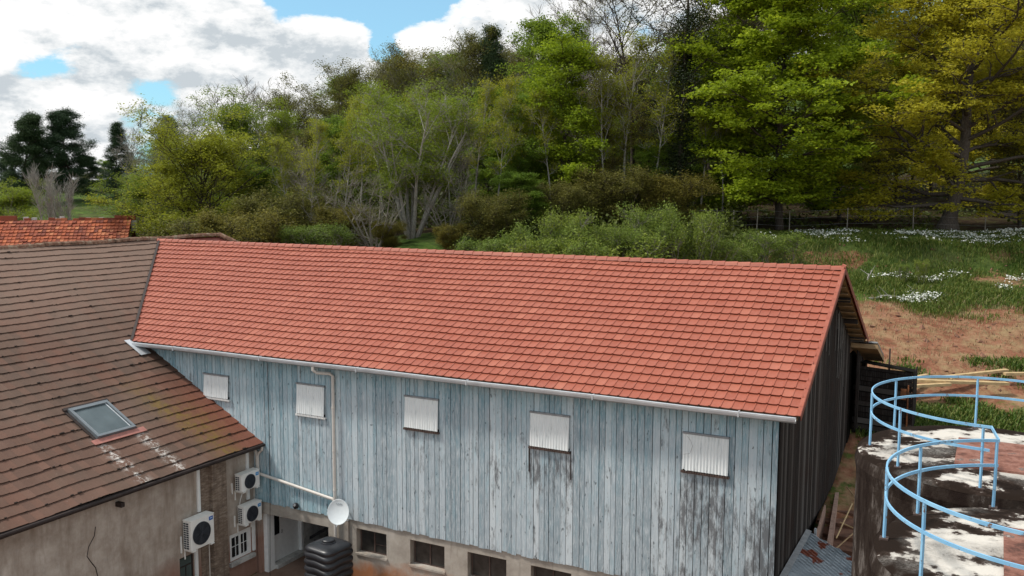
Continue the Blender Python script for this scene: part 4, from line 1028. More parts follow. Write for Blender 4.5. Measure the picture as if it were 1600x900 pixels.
def gen_tree(seed,H,Rr,cb=.2,nl=26,prof='round',e0=15,e1=65,tr=.18,curve=.25,nsub=7,ntw=5,leaf=26,ls=.16,clump=.35,flat=.5,stems=1,sp=.0,trunk_only_to=.97,
             wob=.07,twl=.8,twr=.012,root=0,bare=False,leaflow=.25,gap=.0,lean=0,ivy=0):
    rg=np.random.default_rng(seed); W=Wood(); C_=[]
    for s in range(stems):
        az=2*np.pi*s/stems+rg.uniform(0,1); Hs=H*rg.uniform(.78,1) if stems>1 else H
        d=np.array([np.cos(az)*sp+lean,np.sin(az)*sp,1.])
        base=np.array([np.cos(az)*.25*(stems>1),np.sin(az)*.25*(stems>1),-.4])
        T,rt,_=branch(rg,base,d,Hs+.4,12,tr,tr*.10+.01,.0,wob*.35)
        if root: rt[0]*=1.9; rt[1]*=1.05
        # extra flare point
        W.tube(T,rt,8 if tr>.3 else 6)
        if root:
            for q_ in range(7):
                a=2*np.pi*q_/7+rg.uniform(-.3,.3); P,r_,_=branch(rg,base+np.array([0,0,.9]),np.array([np.cos(a),np.sin(a),-.75]),2.0,5,tr*.55,.08,-.1,.06); W.tube(P,r_,6)
        cum=np.linspace(0,1,13)
        def at(t): 
            return np.array([np.interp(t,cum,T[:,c]) for c in range(3)]),np.interp(t,cum,rt)
        n_l=nl if stems==1 else max(5,nl//stems)
        for i in range(n_l):
            tt=(i+rg.uniform(.1,.9))/n_l
            if rg.random()<gap: continue
            t=cb+(trunk_only_to-cb)*tt**.95
            p,r=at(t); az2=i*2.39996+rg.uniform(-.5,.5)+seed
            el=R(e0+(e1-e0)*tt+rg.uniform(-9,9))
            L=Rr*PROF[prof](tt)*rg.uniform(.55,1.22)/(stems**.4)
            L=L/max(.45,math.cos(el))*.85
            dd=np.array([math.cos(az2)*math.cos(el),math.sin(az2)*math.cos(el),math.sin(el)])
            n1=7; P,r_,_=branch(rg,p,dd,L,n1,min(r*.62,.03+.028*L+tr*.10),.016,curve,wob*1.3); W.tube(P,r_,5)
            for j in range(nsub):
                u=rg.uniform(leaflow,1) if j<nsub-1 else .98
                q=np.array([np.interp(u*n1,np.arange(n1+1),P[:,c]) for c in range(3)])
                ld_=P[min(int(u*n1)+1,n1)]-P[int(min(u*n1,n1-1))]; ld_/=np.linalg.norm(ld_)
                rv=rg.normal(0,1,3); rv[2]*=.6; rv-=ld_*(rv@ld_); rv/=np.linalg.norm(rv)
                dd2=ld_*rg.uniform(.5,1)+rv*rg.uniform(.5,1.1)+np.array([0,0,curve*.4])
                L2=max(.5,L*rg.uniform(.22,.42)*(1.25-.6*u)); n2=4
                P2,r2,_=branch(rg,q,dd2,L2,n2,np.interp(u,[0,1],[r_[0],.03])*.5+.004,twr,curve*.6,wob*1.7); W.tube(P2,r2,4)
                for k in range(ntw):
                    u2=rg.uniform(.15,1.0); q2=np.array([np.interp(u2*n2,np.arange(n2+1),P2[:,c]) for c in range(3)])
                    d3=rg.normal(0,1,3); d3[2]=abs(d3[2])*.5+curve*1.2-.0; d3=d3/np.linalg.norm(d3)+(P2[-1]-P2[0])/L2*.8
                    P3,r3,_=branch(rg,q2,d3,twl*rg.uniform(.5,1.2),2,twr*.85,twr*.4,curve*.5,wob*2); W.tube(P3,r3,3)
                    C_.append(P3[-1]);C_.append(P3[1])
                C_.append(P2[-1])
        if ivy:
            for q_ in range(ivy):
                t=rg.uniform(.02,.8); p,r=at(t); a=rg.uniform(0,2*np.pi); C_.append(p+np.array([np.cos(a),np.sin(a),0])*(r+.25))
    wood=W.mesh('tree_wood')
    allz=np.concatenate(W.V)[:,2]; hreal=float(np.percentile(allz,99.7))
    wood['hreal']=hreal
    if leaf<=0: return wood,None
    C_=np.array(C_); m_=len(C_); dens=rg.gamma(1.6,1/1.6,m_); cnt=np.maximum((leaf*dens).astype(int),1)
    b=np.repeat(C_,cnt,0); rc=np.repeat(rg.random(m_),cnt); N0=len(b)
    b=b+rg.normal(0,1,(N0,3))*clump*np.array([1,1,flat])
    nrm=rg.normal(0,1,(N0,3)); nrm[:,2]=np.abs(nrm[:,2])+.5; nrm/=np.linalg.norm(nrm,axis=1,keepdims=True)
    a=np.cross(nrm,rg.normal(0,1,(N0,3))); a/=np.linalg.norm(a,axis=1,keepdims=True); c=np.cross(nrm,a)
    s_=(ls*rg.uniform(.55,1.25,N0))[:,None]; fold=nrm*s_*.16
    V=np.stack([b-a*s_*.55,b-c*s_*.34+fold,b+a*s_*.55,b+c*s_*.34+fold],1).reshape(-1,3)
    F=np.arange(N0*4).reshape(-1,4)
    r=np.clip(rc*.55+rg.random(N0)*.45,0,1)
    return wood,npmesh('tree_crown',V,F,{'rnd':('FACE',r)})
PROTO={}
def proto(key,bark,leafm,**k):
    wood,crown=gen_tree(**k); wood['local']=1
    wood.materials.append(bark)
    if crown: crown['local']=1; crown.materials.append(leafm)
    PROTO[key]=(wood,crown,k['H'],k['Rr'])
def place(key,b,s,ytop,label,cat='tree',name='tree',rot=None,wscale=1.15,dz=0,group=None,H=None,partn=('trunk','crown')):
    wood,crown,Hp,Rp=PROTO[key]; x,y=spot(b,s); z=float(ground_z(x,y))+dz
    if H is None: H=max(1.0,CAM[2]+(290-ytop)/1451.96*s-z)
    f=H/Hp
    o=bpy.data.objects.new(name,None); o.empty_display_size=.3; COL.objects.link(o); o.location=(x,y,z); o.scale=(f*wscale,f*wscale,H/wood['hreal'])
    o.rotation_euler=(0,0,rot if rot is not None else rnd.uniform(0,6.28)); tag(o,label,cat,group)
    a=bpy.data.objects.new(partn[0],wood); COL.objects.link(a); a.parent=o
    if crown: c=bpy.data.objects.new(partn[1],crown); COL.objects.link(c); c.parent=o
    return o
px=lambda v:(v-800)/1451.96
# unique big trees
proto('maple',B_dark,L_maple,seed=3,H=19,Rr=7.4,cb=.13,nl=52,prof='column',e0=0,e1=55,tr=.30,curve=.10,nsub=10,ntw=5,leaf=16,ls=0.25,clump=0.33,flat=0.36,wob=.08,twl=.9,leaflow=.2)
proto('oak',B_oak,L_oak,seed=8,H=20,Rr=10.2,cb=.13,nl=38,prof='wide',e0=2,e1=60,tr=.48,curve=.14,nsub=13,ntw=6,leaf=14,ls=0.21,clump=0.31,flat=0.34,wob=.13,twl=1.0,twr=.016,root=1,leaflow=.15)
proto('olive',B_dark,L_olive,seed=12,H=12,Rr=6.4,cb=.08,nl=50,prof='round',e0=14,e1=74,tr=.24,curve=.30,nsub=10,ntw=6,leaf=10,ls=0.17,clump=0.32,flat=0.6,twl=1.0,wob=.09)
proto('lime',B_grey,L_lime,seed=17,H=13,Rr=4.9,cb=.10,nl=36,prof='round',e0=25,e1=75,tr=.17,curve=.3,nsub=8,ntw=6,leaf=9,ls=0.17,clump=0.34,flat=.7,wob=.1)
proto('green',B_dark,L_green,seed=23,H=16,Rr=4.6,cb=.08,nl=36,prof='round',e0=8,e1=66,tr=.2,curve=.2,nsub=8,ntw=6,leaf=11,ls=0.21,clump=0.34,flat=0.5,wob=.11)
proto('brightcol',B_dark,L_maple,seed=29,H=16,Rr=3.3,cb=.08,nl=34,prof='column',e0=15,e1=68,tr=.16,curve=.25,nsub=7,ntw=6,leaf=10,ls=0.21,clump=0.34,flat=0.5,wob=.12)
proto('grey',B_grey,L_grey,seed=31,H=15,Rr=4.6,cb=.15,nl=34,prof='vase',e0=34,e1=78,tr=0.18,curve=.35,nsub=8,ntw=7,leaf=5,ls=0.14,clump=0.35,flat=.8,twl=1.2,twr=0.017,wob=.1)
proto('brown',B_dark,L_brown,seed=37,H=16,Rr=5.0,cb=.14,nl=34,prof='round',e0=20,e1=72,tr=.19,curve=.25,nsub=8,ntw=7,leaf=7,ls=0.17,clump=0.33,flat=.7,twl=1.0,wob=.11,twr=.014)
proto('bare',B_grey,None,seed=41,H=15,Rr=4.0,cb=.22,nl=28,prof='vase',e0=40,e1=80,tr=0.17,curve=.35,nsub=8,ntw=7,leaf=0,twl=1.2,twr=0.02)
proto('tallbare',B_dark,L_brown,seed=43,H=24,Rr=6.0,cb=.38,nl=22,prof='vase',e0=25,e1=70,tr=.24,curve=.22,nsub=9,ntw=6,leaf=3,ls=.14,clump=.5,twl=1.3,twr=0.022,wob=.13)
proto('ivy',B_dark,L_ivy,seed=47,H=22,Rr=3.4,cb=.10,nl=30,prof='column',e0=10,e1=70,tr=.28,curve=.2,nsub=5,ntw=4,leaf=9,ls=.16,clump=.38,flat=.9,twl=.8,ivy=1300,gap=.3)
proto('pole',B_pale,L_olive,seed=91,H=15,Rr=2.4,cb=.42,nl=16,prof='column',e0=35,e1=75,tr=.13,curve=.3,nsub=6,ntw=5,leaf=5,ls=.16,clump=.35,twl=.9,twr=.014,wob=.09)
proto('birch',B_pale,L_lime,seed=53,H=14,Rr=5.8,cb=0.34,nl=70,prof='vase',e0=40,e1=80,tr=0.17,curve=.2,nsub=7,ntw=7,leaf=5,ls=0.15,clump=0.4,flat=.9,stems=10,sp=.24,twr=0.016)
proto('greymulti',B_grey,L_grey,seed=59,H=9,Rr=5.6,cb=.10,nl=40,prof='vase',e0=22,e1=72,tr=0.13,curve=.25,nsub=5,ntw=5,leaf=2,ls=.10,clump=.35,stems=8,sp=.4,twr=0.02)
proto('pine',B_dark,L_dark,seed=61,H=16,Rr=5.4,cb=.18,nl=44,prof='pine',e0=-15,e1=50,tr=.25,curve=.18,nsub=9,ntw=5,leaf=22,ls=0.17,clump=0.42,flat=0.5,twl=.7,wob=0.14,gap=0.0)
proto('spruce',B_dark,L_dark,seed=67,H=17,Rr=4.0,cb=.05,nl=60,prof='cone',e0=-18,e1=25,tr=.2,curve=.05,nsub=7,ntw=4,leaf=18,ls=.15,clump=.36,flat=.5,twl=.6,wob=.1)
proto('whitebush',B_pale,None,seed=71,H=6,Rr=2.3,cb=.05,nl=50,prof='vase',e0=50,e1=82,tr=.06,curve=.3,nsub=7,ntw=6,leaf=0,stems=6,sp=.28,twl=.7,twr=0.018)
proto('shrub',B_grey,L_shrub,seed=73,H=4.2,Rr=2.0,cb=.02,nl=48,prof='vase',e0=45,e1=84,tr=.035,curve=.35,nsub=6,ntw=4,leaf=7,ls=0.12,clump=0.15,flat=1.1,stems=8,sp=.42,twl=.6,twr=.008,wob=.12)
proto('sapling',B_grey,L_shrub,seed=79,H=3.4,Rr=1.1,cb=.05,nl=26,prof='column',e0=50,e1=84,tr=.03,curve=.3,nsub=5,ntw=4,leaf=8,ls=.085,clump=.13,flat=1.2,stems=4,sp=.22,twl=.45,twr=.006)
proto('brownshrub',B_dark,L_brown,seed=83,H=6,Rr=3.8,cb=.03,nl=46,prof='vase',e0=25,e1=78,tr=.06,curve=.28,nsub=7,ntw=6,leaf=8,ls=0.15,clump=0.26,flat=.9,stems=5,sp=.4,twl=.8,wob=.13)
T=place
# far left
T('pine',px(38),110,183,'dark pine at the far left edge, its crown open to the sky',name='pine_tree',rot=.6)
T('pine',px(112),113,176,'tallest dark pine, right of the left-edge pine and behind the pale leafless bush',name='pine_tree',rot=2.4)
T('pine',px(72),124,215,'lower dark pine filling the space between the two big pines',name='pine_tree',rot=4.1)
T('spruce',px(184),118,196,'narrow dark conifer alone between the pines and the olive tree',name='conifer_tree',rot=1,wscale=1.15)
T('spruce',px(262),100,186,'dark conifer tip rising just left behind the olive-green tree',name='conifer_tree',rot=3)
T('bare',px(214),112,196,'thin leafless tree between the narrow conifer and the olive-green tree',name='bare_tree')
T('grey',px(292),96,164,'sparse grey tree crown poking above the olive-green tree')
T('whitebush',px(93),66,262,'pale leafless bush standing behind the orange roof','bush','bare_bush',wscale=.55)
T('lime',px(10),70,284,'round lime-green bush at the left edge behind the orange roof','bush','round_bush',wscale=1.5)
T('lime',px(-45),70,300,'lime-green bush cut by the left edge of the picture','bush','round_bush',wscale=1.5)
T('grey',px(136),132,268,'low grey-green tree beneath the tall pines')
T('brown',px(160),140,262,'dim brownish tree in the shade below the pines, left of the green clearing',wscale=1.4)
T('spruce',px(15),130,250,'dark conifer low behind the lime-green bush',name='conifer_tree',wscale=1.5)
for b_,s_,y_,k_,l_ in ((20,134,262,'spruce','dark broad conifer below the left-edge pine'),(60,136,254,'pine','dark low pine between the two tall pine trunks'),(100,132,258,'spruce','dark broad conifer directly behind the pale leafless bush'),(140,134,246,'pine','dark low pine right of the tallest pine'),(215,130,240,'spruce','dark conifer between the narrow conifer and the olive-green tree'),(240,126,232,'brown','brown-green tree at the left shoulder of the olive-green tree'),(182,144,252,'green','dim green tree at the foot of the narrow conifer')):
    T(k_,px(b_),s_,y_,l_,wscale=1.7,name={'spruce':'conifer_tree','pine':'pine_tree'}.get(k_,'tree'))
T('olive',px(305),63,176,'broad olive-green tree behind the roof corner, dark limbs showing through',rot=1.1,wscale=1.02)
T('lime',px(226),68,262,'small yellow-green tree on the left flank of the olive-green tree',wscale=1.2)
T('lime',px(372),78,150,'yellow-green crown behind the right side of the olive-green tree',wscale=1.1)
T('lime',px(438),80,163,'brightest yellow-green crown left of the grey leafless tops',wscale=.9)
T('bare',px(352),98,140,'leafless crown with fine grey twigs, leftmost on the skyline',name='bare_tree',wscale=1.2)
T('bare',px(405),99,126,'leafless crown with fine grey twigs, highest of the left skyline',name='bare_tree',wscale=1.2)
T('bare',px(462),97,135,'leafless crown on the skyline beside the brown-budded tree',name='bare_tree',wscale=1.1)
T('brown',px(470),70,205,'thin brown-leaved tree right of the yellow-green crowns',wscale=1.1)
T('grey',px(515),74,185,'grey budding tree with a pale trunk left of the brown-budded tree',wscale=1.1)
T('green',px(425),66,262,'low green tree in front of the grey budding trees',wscale=1.2)
T('brown',px(555),84,106,'brown-budded tree leaning over the white-stemmed clump from the left',wscale=1.1)
T('grey',px(610),90,86,'tall grey-twigged tree behind the white-stemmed clump',wscale=1.0)
T('brown',px(655),92,84,'tall brown-twigged tree right behind the white-stemmed clump')
T('grey',px(705),88,66,'tall grey tree whose crown touches the white cloud')
T('brown',px(748),84,60,'tall brownish tree left of the dark spruce',wscale=.9)
T('spruce',px(784),82,52,'dark spruce top among the brown crowns',name='conifer_tree',wscale=.8)
T('green',px(826),74,36,'tall mid-green tree right of the dark spruce',wscale=.9)
T('bare',px(856),96,22,'tall leafless tree above the two green columns',name='bare_tree',wscale=.9)
T('brightcol',px(890),60,72,'bright green column-shaped tree in the middle of the wood',rot=.3,wscale=1.2)
T('bare',px(921),80,30,'leafless tree right of the bright green column',name='bare_tree')
T('birch',px(645),56,142,'yellow-green clump of slender white stems behind the red roof',name='birch_tree',rot=.5,wscale=1.35)
T('greymulti',px(585),54,258,'spreading grey leafless clump left of the white stems','bush','bare_bush',rot=.9)
T('greymulti',px(700),55,262,'spreading grey leafless clump right of the white stems','bush','bare_bush',rot=2.9)
T('greymulti',px(520),58,268,'grey twiggy bush between the shrubs and the white-stemmed clump','bush','bare_bush')
T('green',px(760),68,140,'dark green tree in front of the dark spruce',wscale=1.1)
T('brown',px(700),70,172,'brown tree close behind the right-hand grey clump',wscale=1.2)
T('brown',px(560),70,225,'brown tree low behind the left-hand grey clump',wscale=1.3)
T('green',px(795),60,235,'dark green tree left of the bright green column',wscale=1.4)
T('brown',px(835),64,170,'brown and green tree directly left of the bright green column',wscale=1.0)
T('brown',px(935),62,130,'brown young-leaved tree directly right of the bright green column',wscale=1.0)
T('tallbare',px(990),66,-95,'very tall dark bare-limbed tree spreading over the centre skyline',rot=.2)
T('tallbare',px(905),84,-20,'slimmer dark bare-limbed tree on the skyline above the bright green column',rot=2.2,wscale=.8)
T('ivy',px(1058),60,-70,'tall tree wrapped in dark ivy left of the bright maple',rot=1.0)
T('ivy',px(998),68,110,'ivy-covered trunk beneath the tall bare-limbed tree',rot=2.4,wscale=.7)
T('tallbare',px(1105),70,-110,'very tall bare-limbed tree directly behind the ivy-wrapped tree',rot=4.2)
T('brown',px(1025),66,180,'dark brown young-leaved tree under the bare limbs',wscale=1.1)
T('brownshrub',px(965),57,262,'dark brownish thicket behind the pale green shrubs, left part','bush','thicket',wscale=1.2)
T('brownshrub',px(1055),57,272,'dark brownish thicket at the foot of the ivy-wrapped tree','bush','thicket',wscale=1.2)
T('brownshrub',px(885),56,285,'dark thicket at the foot of the bright green column','bush','thicket',wscale=1.3)
T('green',px(830),55,270,'green spreading shrub left of the dark thicket','bush','round_bush',wscale=1.8)
T('bare',px(478),62,218,'pale-stemmed leafless tree above the lime shrub',name='bare_tree',wscale=1.0)
T('bare',px(725),60,205,'pale-stemmed leafless tree between the white-stemmed clump and the spruce',name='bare_tree',wscale=.9)
T('green',px(540),66,190,'mid-green tree at the left shoulder of the white-stemmed clump')
T('green',px(815),62,150,'upright mid-green tree left of the bright green column')
T('lime',px(600),76,140,'yellow-green tree partly hidden by the white-stemmed clump')
T('green',px(1000),60,225,'mid-green tree under the tall bare limbs',wscale=1.3)
T('lime',px(965),72,170,'dull lime tree behind the brown-leaved tree')
T('green',px(1100),62,215,'mid-green tree between the ivy-wrapped tree and the maple',wscale=1.2)
for i,(b_,s_,y_) in enumerate([(488,60,190),(536,58,175),(562,62,150),(598,60,160),(668,60,150),(705,59,170),(742,61,130),(775,59,150),(806,60,120),(862,59,140),(948,60,90),(975,61,60),(1018,60,80),(1092,60,110),(1128,60,150),(455,61,215)]):
    T('pole',px(b_),s_,y_,'slender pale-stemmed young tree with a thin olive crown along the front of the wood',group='slender stems along the front of the wood',rot=i*1.1,wscale=1.0)
T('maple',px(1218),59,-45,'large bright green maple with layered foliage',name='maple_tree',rot=1.3)
T('brightcol',px(1155),61,60,'bright green young tree at the left side of the maple',wscale=1.3)
T('green',px(1310),64,130,'mid-green tree between the maple and the oak',wscale=1.3)
T('oak',px(1478),57.6,-75,'great golden-leaved oak with a root-flared trunk',name='oak_tree',rot=2.2)
T('oak',px(1640),66,-90,'second golden-leaved oak cut by the right edge',name='oak_tree',rot=4.9)
T('brown',px(1592),60,80,'brown-green tree with a pale leaning trunk at the right edge',wscale=1.0)
T('brown',px(1120),78,-30,'tall brown tree behind the left edge of the maple',wscale=1.0)
T('green',px(1350),82,-40,'tall green tree glimpsed between the maple and oak crowns',wscale=1.1)
for i,(b,s,yt,k) in enumerate([(1372,74,80,'brown'),(1352,86,60,'tallbare'),(1398,80,40,'brown'),(1422,92,30,'tallbare'),(1452,84,40,'brown'),(1500,78,20,'tallbare'),(1545,90,20,'brown'),(1575,82,10,'tallbare'),(1290,90,20,'brown'),(1245,84,30,'tallbare'),(1190,88,10,'brown'),(1330,98,0,'brown'),(1480,104,10,'brown'),(1610,100,-10,'brown')]):
    T(k,px(b),s,yt,'dark trunk with thin brown foliage in the shaded wood behind the maple and the oaks',group='trunks in the shaded wood')
back=[(470,94),(500,96),(545,104),(590,108),(635,102),(680,106),(725,98),(775,104),(815,92),(860,88),(905,96),(950,90),(985,100),(1030,92),(1075,84),(1105,98),(1150,100)]
for i,(b,s) in enumerate(back):
    yt=np.interp(b,[480,600,700,800,900,1000,1150],[150,112,92,80,92,95,40])
    T(('brown','grey','green','brown')[i%4],px(b),s,yt,'dull brown-green tree in the dense back rows of the wood behind the red roof',group='back rows of the wood',wscale=1.25)
for i,(b,s) in enumerate([(330,88),(395,90),(455,88),(250,90),(510,84)]):
    T(('brown','grey')[i%2],px(b),s,225,'dim tree filling the back of the wood behind the olive-green tree',group='back of the left wood',wscale=1.4)
# shrubs just behind the barn
for b,s,yt,lb,ws,k in [(822,45,372,'leftmost pale green shrub along the red ridge',1.2,'shrub'),(858,46,356,'second pale green shrub from the left along the red ridge',1.0,'shrub'),(893,45,376,'low pale green shrub between two taller ones near the left of the shrub row',1.1,'shrub'),(930,46,352,'pale green shrub along the red ridge below the dark thicket',.75,'shrub'),(968,45,366,'low shrub along the ridge right of the dark thicket shrub',1.4,'shrub'),(1002,46,354,'pale green shrub with tall shoots left of the tallest shrub pair',.75,'shrub'),(1040,47,362,'pale green shrub along the ridge below the ivy-wrapped tree',.8,'shrub'),(1082,46,330,'tallest pale green shrub, near the right end of the shrub row',.65,'shrub'),(1108,47,372,'rightmost pale green shrub of the row, beside open grass',1.0,'shrub'),(1150,49,384,'very low shrub in the grass right of the shrub row',1.3,'shrub'),(880,47,330,'slim upright sapling rising out of the shrub row',.9,'sapling'),(1018,48,322,'slim upright sapling left of the tallest shrub',.9,'sapling'),(760,47,372,'low green shrub peeping over the ridge right of the grey clump',1.4,'shrub'),(795,47,384,'lowest green shrub at the left start of the shrub row',1.4,'shrub')]:
    T(k,px(b),s,yt,lb,'bush' if k=='shrub' else 'sapling','leafy_shrub' if k=='shrub' else 'sapling',wscale=ws)
for b,s,yt,lb,ws,k in [(345,55,340,'greyish twiggy thicket left of the ridge shrubs, above the barn roof corner',1.4,'brownshrub'),(395,54,330,'twiggy brownish thicket above the red roof, left of the lime shrub',1.2,'brownshrub'),(455,54,362,'bright lime shrub above the red ridge',.8,'shrub'),(505,53,352,'low grey-green shrub left of the grey twiggy bush',1.4,'shrub'),(765,52,300,'brownish thicket right of the grey leafless clump',1.2,'brownshrub'),(610,54,345,'low brownish thicket below the white stems',1.3,'brownshrub'),(545,56,322,'brownish thicket left below the grey clump',1.3,'brownshrub'),(440,58,300,'brownish thicket behind the lime shrub',1.3,'brownshrub'),(700,52,350,'low brownish thicket right of the white stems',1.2,'brownshrub')]:
    T(k,px(b),s,yt,lb,'bush','leafy_shrub' if k=='shrub' else 'thicket',wscale=ws)
T('sapling',px(1217),49,362,'feathery yellow-green sapling on the bank above the roof end','sapling','sapling',wscale=1.5)
T('sapling',px(1443),48.5,404,'small yellow-green sapling below the oak, on the red bank','sapling','sapling',wscale=.9)
T('sapling',px(1415),48.8,410,'tiny yellow-green sapling left of the one below the oak','sapling','sapling',wscale=.9)
# fallen trunk, cut branches
def lying(b,s,L,r,ang,label,mt,el=.05):
    x,y=spot(b,s); z=float(ground_z(x,y))+r*.6; m=MB(); d=np.array([RH[0]*math.cos(ang)+FH[0]*math.sin(ang),RH[1]*math.cos(ang)+FH[1]*math.sin(ang),el])
    rg=random.Random(int(b*1e4)); pts=[np.array([x,y,z])+d*L*i/5+np.array([0,0,rg.uniform(-.05,.08)]) for i in range(6)]
    m.tube(pts,[r,r*.95,r*.85,r*.7,r*.5,r*.3],7)
    for k in (2,3,4): m.tube([pts[k],pts[k]+np.array([rg.uniform(-.5,.5),rg.uniform(-.5,.5),rg.uniform(.2,.6)])],[r*.3,r*.1],4)
    tag(m.build('fallen_branch',mt),label,'branch')
lying(px(1548),66,8,.22,-.15,'dark fallen trunk on the leaf litter right of the oak',B_oak,-.08)
lying(px(1395),47.5,3.2,.05,.1,'pale cut branch lying on the grass bank below the oak',B_pale)
lying(px(1362),46.6,1.6,.05,.0,'short pale stick lying on the grass near the roof end',B_pale)
lying(px(1355),48.5,1.0,.06,.9,'short grey stick leaning up from the bank near the roof end',B_pale,.6)
lying(px(1415),48.2,2.0,.04,.3,'thin pale branch lying just above the cut branch',B_pale)
# fence at the edge of the wood
fx,fy=spot(px(1320),56.4); fen=thing('wire_fence',(fx,fy,float(ground_z(fx,fy))),'thin post and wire fence between the flower bank and the wood','fence')
prev=None; wires=MB()
for b in (1072,1120,1145,1182,1233,1323,1426,1539,1640):
    x,y=spot(px(b),56.4); z=float(ground_z(x,y)); m=MB(); m.tube([(x,y,z-.2),(x+rnd.uniform(-.04,.04),y,z+1.45)],[.035,.028],6); m.build('post',B_grey,fen)
    if prev is not None:
        for h in (.5,.95,1.35): wires.tube([prev+np.array([0,0,h]),np.array([x,y,z+h])],.006,3)
    prev=np.array([x,y,z])
wires.build('wire',M_zincd,fen)
# grass and flowers on the bank, undergrowth in the wood
rg=np.random.default_rng(5)
def scatter(n,b0,b1,s0,s1,f):
    b=rg.uniform(b0,b1,n); s=rg.uniform(s0,s1,n); x,y=spot(b,s); k=f(x,y,b,s); x,y,b,s=x[k],y[k],b[k],s[k]
    return np.stack([x,y,ground_z(x,y)],1),b,s
P,_,_=scatter(38000,.17,.60,43.4,56.8,lambda x,y,b,s:(fbm(x*.5,y*.5,60)+rg.normal(0,.07,len(x))>.36+.5*(1-sst(s+(fbm(x*.25,y*.25,20)-.5)*3.5,43.5,47.5)))&~((np.abs(s-51.4)<.8)&(rg.random(len(x))<.4)))
tuft('bank_grass',P,.24,5,L_grass,'green grass growing on the bank below the wood','grass',spread=.25,wd=.013,kind='stuff',seed=6)
P,_,_=scatter(5000,.17,.60,37.5,47,lambda x,y,b,s:rg.random(len(x))<.25+.5*sst(s,41,46))
tuft('dry_stalks',P,.16,4,leafmat('dry_straw',(.18,.12,.06),(.30,.22,.11),(.42,.34,.19),.2),'dry straw and dead stalks littering the bare red soil','dry grass',spread=.3,wd=.011,kind='stuff',seed=16)

P,_,_=scatter(1500,.38,.60,36.8,39.5,lambda x,y,b,s:fbm(x*.6,y*.6,61)>.48)
P2,_,_=scatter(2500,.38,.60,33.5,36.4,lambda x,y,b,s:fbm(x*.6,y*.6,62)>.45)
tuft('rough_grass',np.concatenate([P,P2]),.25,5,L_grass,'rough green weeds around and before the pale planks','grass',spread=.2,wd=.022,kind='stuff',seed=7)
def clods():
    P,_,_=scatter(900,.17,.60,36.5,52.5,lambda x,y,b,s:rg.random(len(x))<.9); vs=[];fs=[]
    for i,p in enumerate(P):
        r=rg.uniform(.03,.12)*(1 if rg.random()<.9 else 1.8); c=np.array([[1,0,0],[-1,0,0],[0,1,0],[0,-1,0],[0,0,.7],[0,0,-.7]])*r*rg.uniform(.6,1.3,(6,3))+p+rg.normal(0,.01,3)
        c=c+rg.normal(0,r*.15,(6,3)); b=len(vs); vs.extend(map(tuple,c))
        fs+= [(b+a,b+q,b+e) for a,q,e in ((0,2,4),(2,1,4),(1,3,4),(3,0,4),(2,0,5),(1,2,5),(3,1,5),(0,3,5))]
    o=link('soil_clods',npmesh('soil_clods',np.array(vs),np.array(fs),{'rnd':('FACE',rg.random(len(fs)))}),plain('red_clods',(.20,.10,.065),.95,var=.5,nscale=1.5)); tag(o,'stones and clods of red earth scattered over the slope','stones',kind='stuff')
clods()
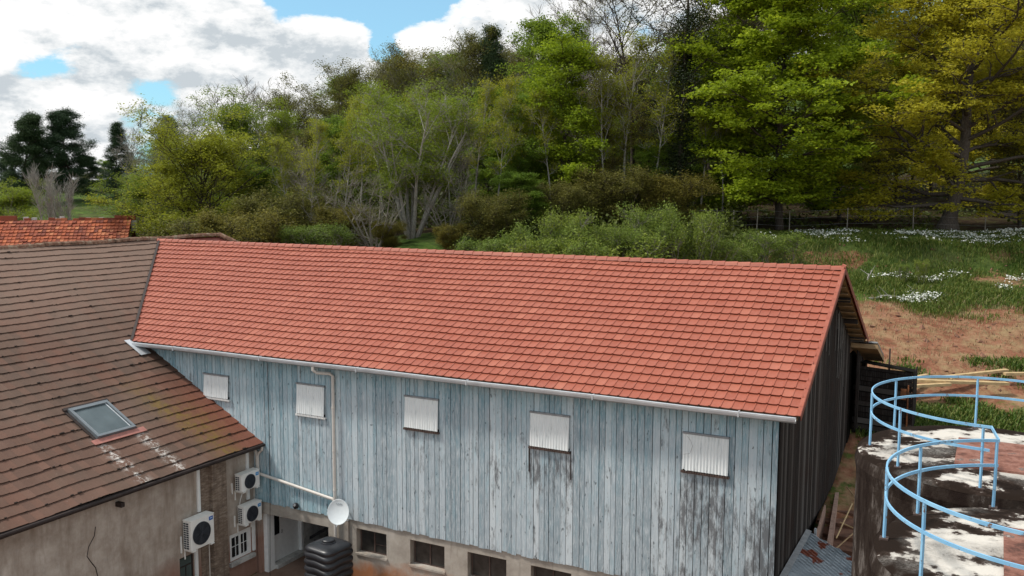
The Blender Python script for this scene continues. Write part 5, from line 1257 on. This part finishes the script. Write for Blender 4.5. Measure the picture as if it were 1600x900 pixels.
def flowers():
    sets=[]
    P,_,_=scatter(5200,px(1225),px(1640),54.0,56.3,lambda x,y,b,s:(fbm(x*.55,y*.9,70)>.50)&(b>px(1225)+.02*fbm(x,y,2)));sets.append(P)
    P,_,_=scatter(1500,px(1180),px(1640),52.6,54.2,lambda x,y,b,s:fbm(x*.7,y*.7,71)>.62);sets.append(P)
    for b,s,rb,rs,n in ((1440,46.3,.022,.35,520),(1405,49.6,.03,.3,160),(1462,49.2,.02,.3,110),(1500,49.9,.010,.3,60),(1590,49.0,.012,.3,80),(1575,47.8,.01,.3,60),(1540,52.6,.03,.4,220)):
        bb=rg.normal(px(b),rb*.5,n); ss=rg.normal(s,rs*.6,n); x,y=spot(bb,ss); sets.append(np.stack([x,y,ground_z(x,y)],1))
    P=np.concatenate(sets); N0=len(P); P=P+rg.normal(0,.05,(N0,3)); P[:,2]+=.22
    n=rg.normal(0,1,(N0,3)); n[:,2]=np.abs(n[:,2])+1; n/=np.linalg.norm(n,axis=1,keepdims=True); a=np.cross(n,rg.normal(0,1,(N0,3))); a/=np.linalg.norm(a,axis=1,keepdims=True); c=np.cross(n,a); s=(rg.uniform(.025,.055,N0))[:,None]
    V=np.stack([P-a*s-c*s*.6,P+a*s-c*s*.6,P+a*s*.8+c*s*.7+n*s*.4,P-a*s*.8+c*s*.7+n*s*.4],1).reshape(-1,3)
    o=link('wild_flowers',npmesh('wild_flowers',V,np.arange(N0*4).reshape(-1,4),{'rnd':('FACE',rg.random(N0))}),M_flower); tag(o,'white wild flowers scattered in patches over the grass bank','flowers',kind='stuff')
flowers()
def under():
    P,b,s=scatter(9000,-.42,.24,50,112,lambda x,y,b,s:(fbm(x*.2,y*.2,80)>.35)&~((np.abs(b-px(640))<.08)&(s<58)))
    P3,_,_=scatter(900,.2,.56,58,108,lambda x,y,b,s:fbm(x*.25,y*.25,81)>.55)
    P2,_,_=scatter(1800,-.62,-.40,64,150,lambda x,y,b,s:(fbm(x*.2,y*.2,82)>.45)&~((np.abs(b-px(125))<.05)&(s<123)))
    P=np.concatenate([P,P3,P2]); hmax=np.concatenate([np.full(len(b),1.7),np.full(len(P3),.45),np.full(len(P2),2.2)])
    n=16; C_=np.repeat(P,n,0); N0=len(C_); C_=C_+rg.normal(0,1,(N0,3))*np.array([.5,.5,0]); C_[:,2]+=rg.random(N0)**1.3*np.repeat(hmax*rg.uniform(.4,1,len(P)),n)
    nr=rg.normal(0,1,(N0,3)); nr[:,2]=np.abs(nr[:,2])+.3; nr/=np.linalg.norm(nr,axis=1,keepdims=True); a=np.cross(nr,rg.normal(0,1,(N0,3))); a/=np.linalg.norm(a,axis=1,keepdims=True); c=np.cross(nr,a); s_=rg.uniform(.08,.19,N0)[:,None]
    V=np.stack([C_-a*s_,C_-c*s_*.6,C_+a*s_,C_+c*s_*.6],1).reshape(-1,3)
    o=link('undergrowth',npmesh('undergrowth',V,np.arange(N0*4).reshape(-1,4),{'rnd':('FACE',rg.random(N0))}),L_under); tag(o,'dense low undergrowth on the floor of the wood','undergrowth',kind='stuff')
under()
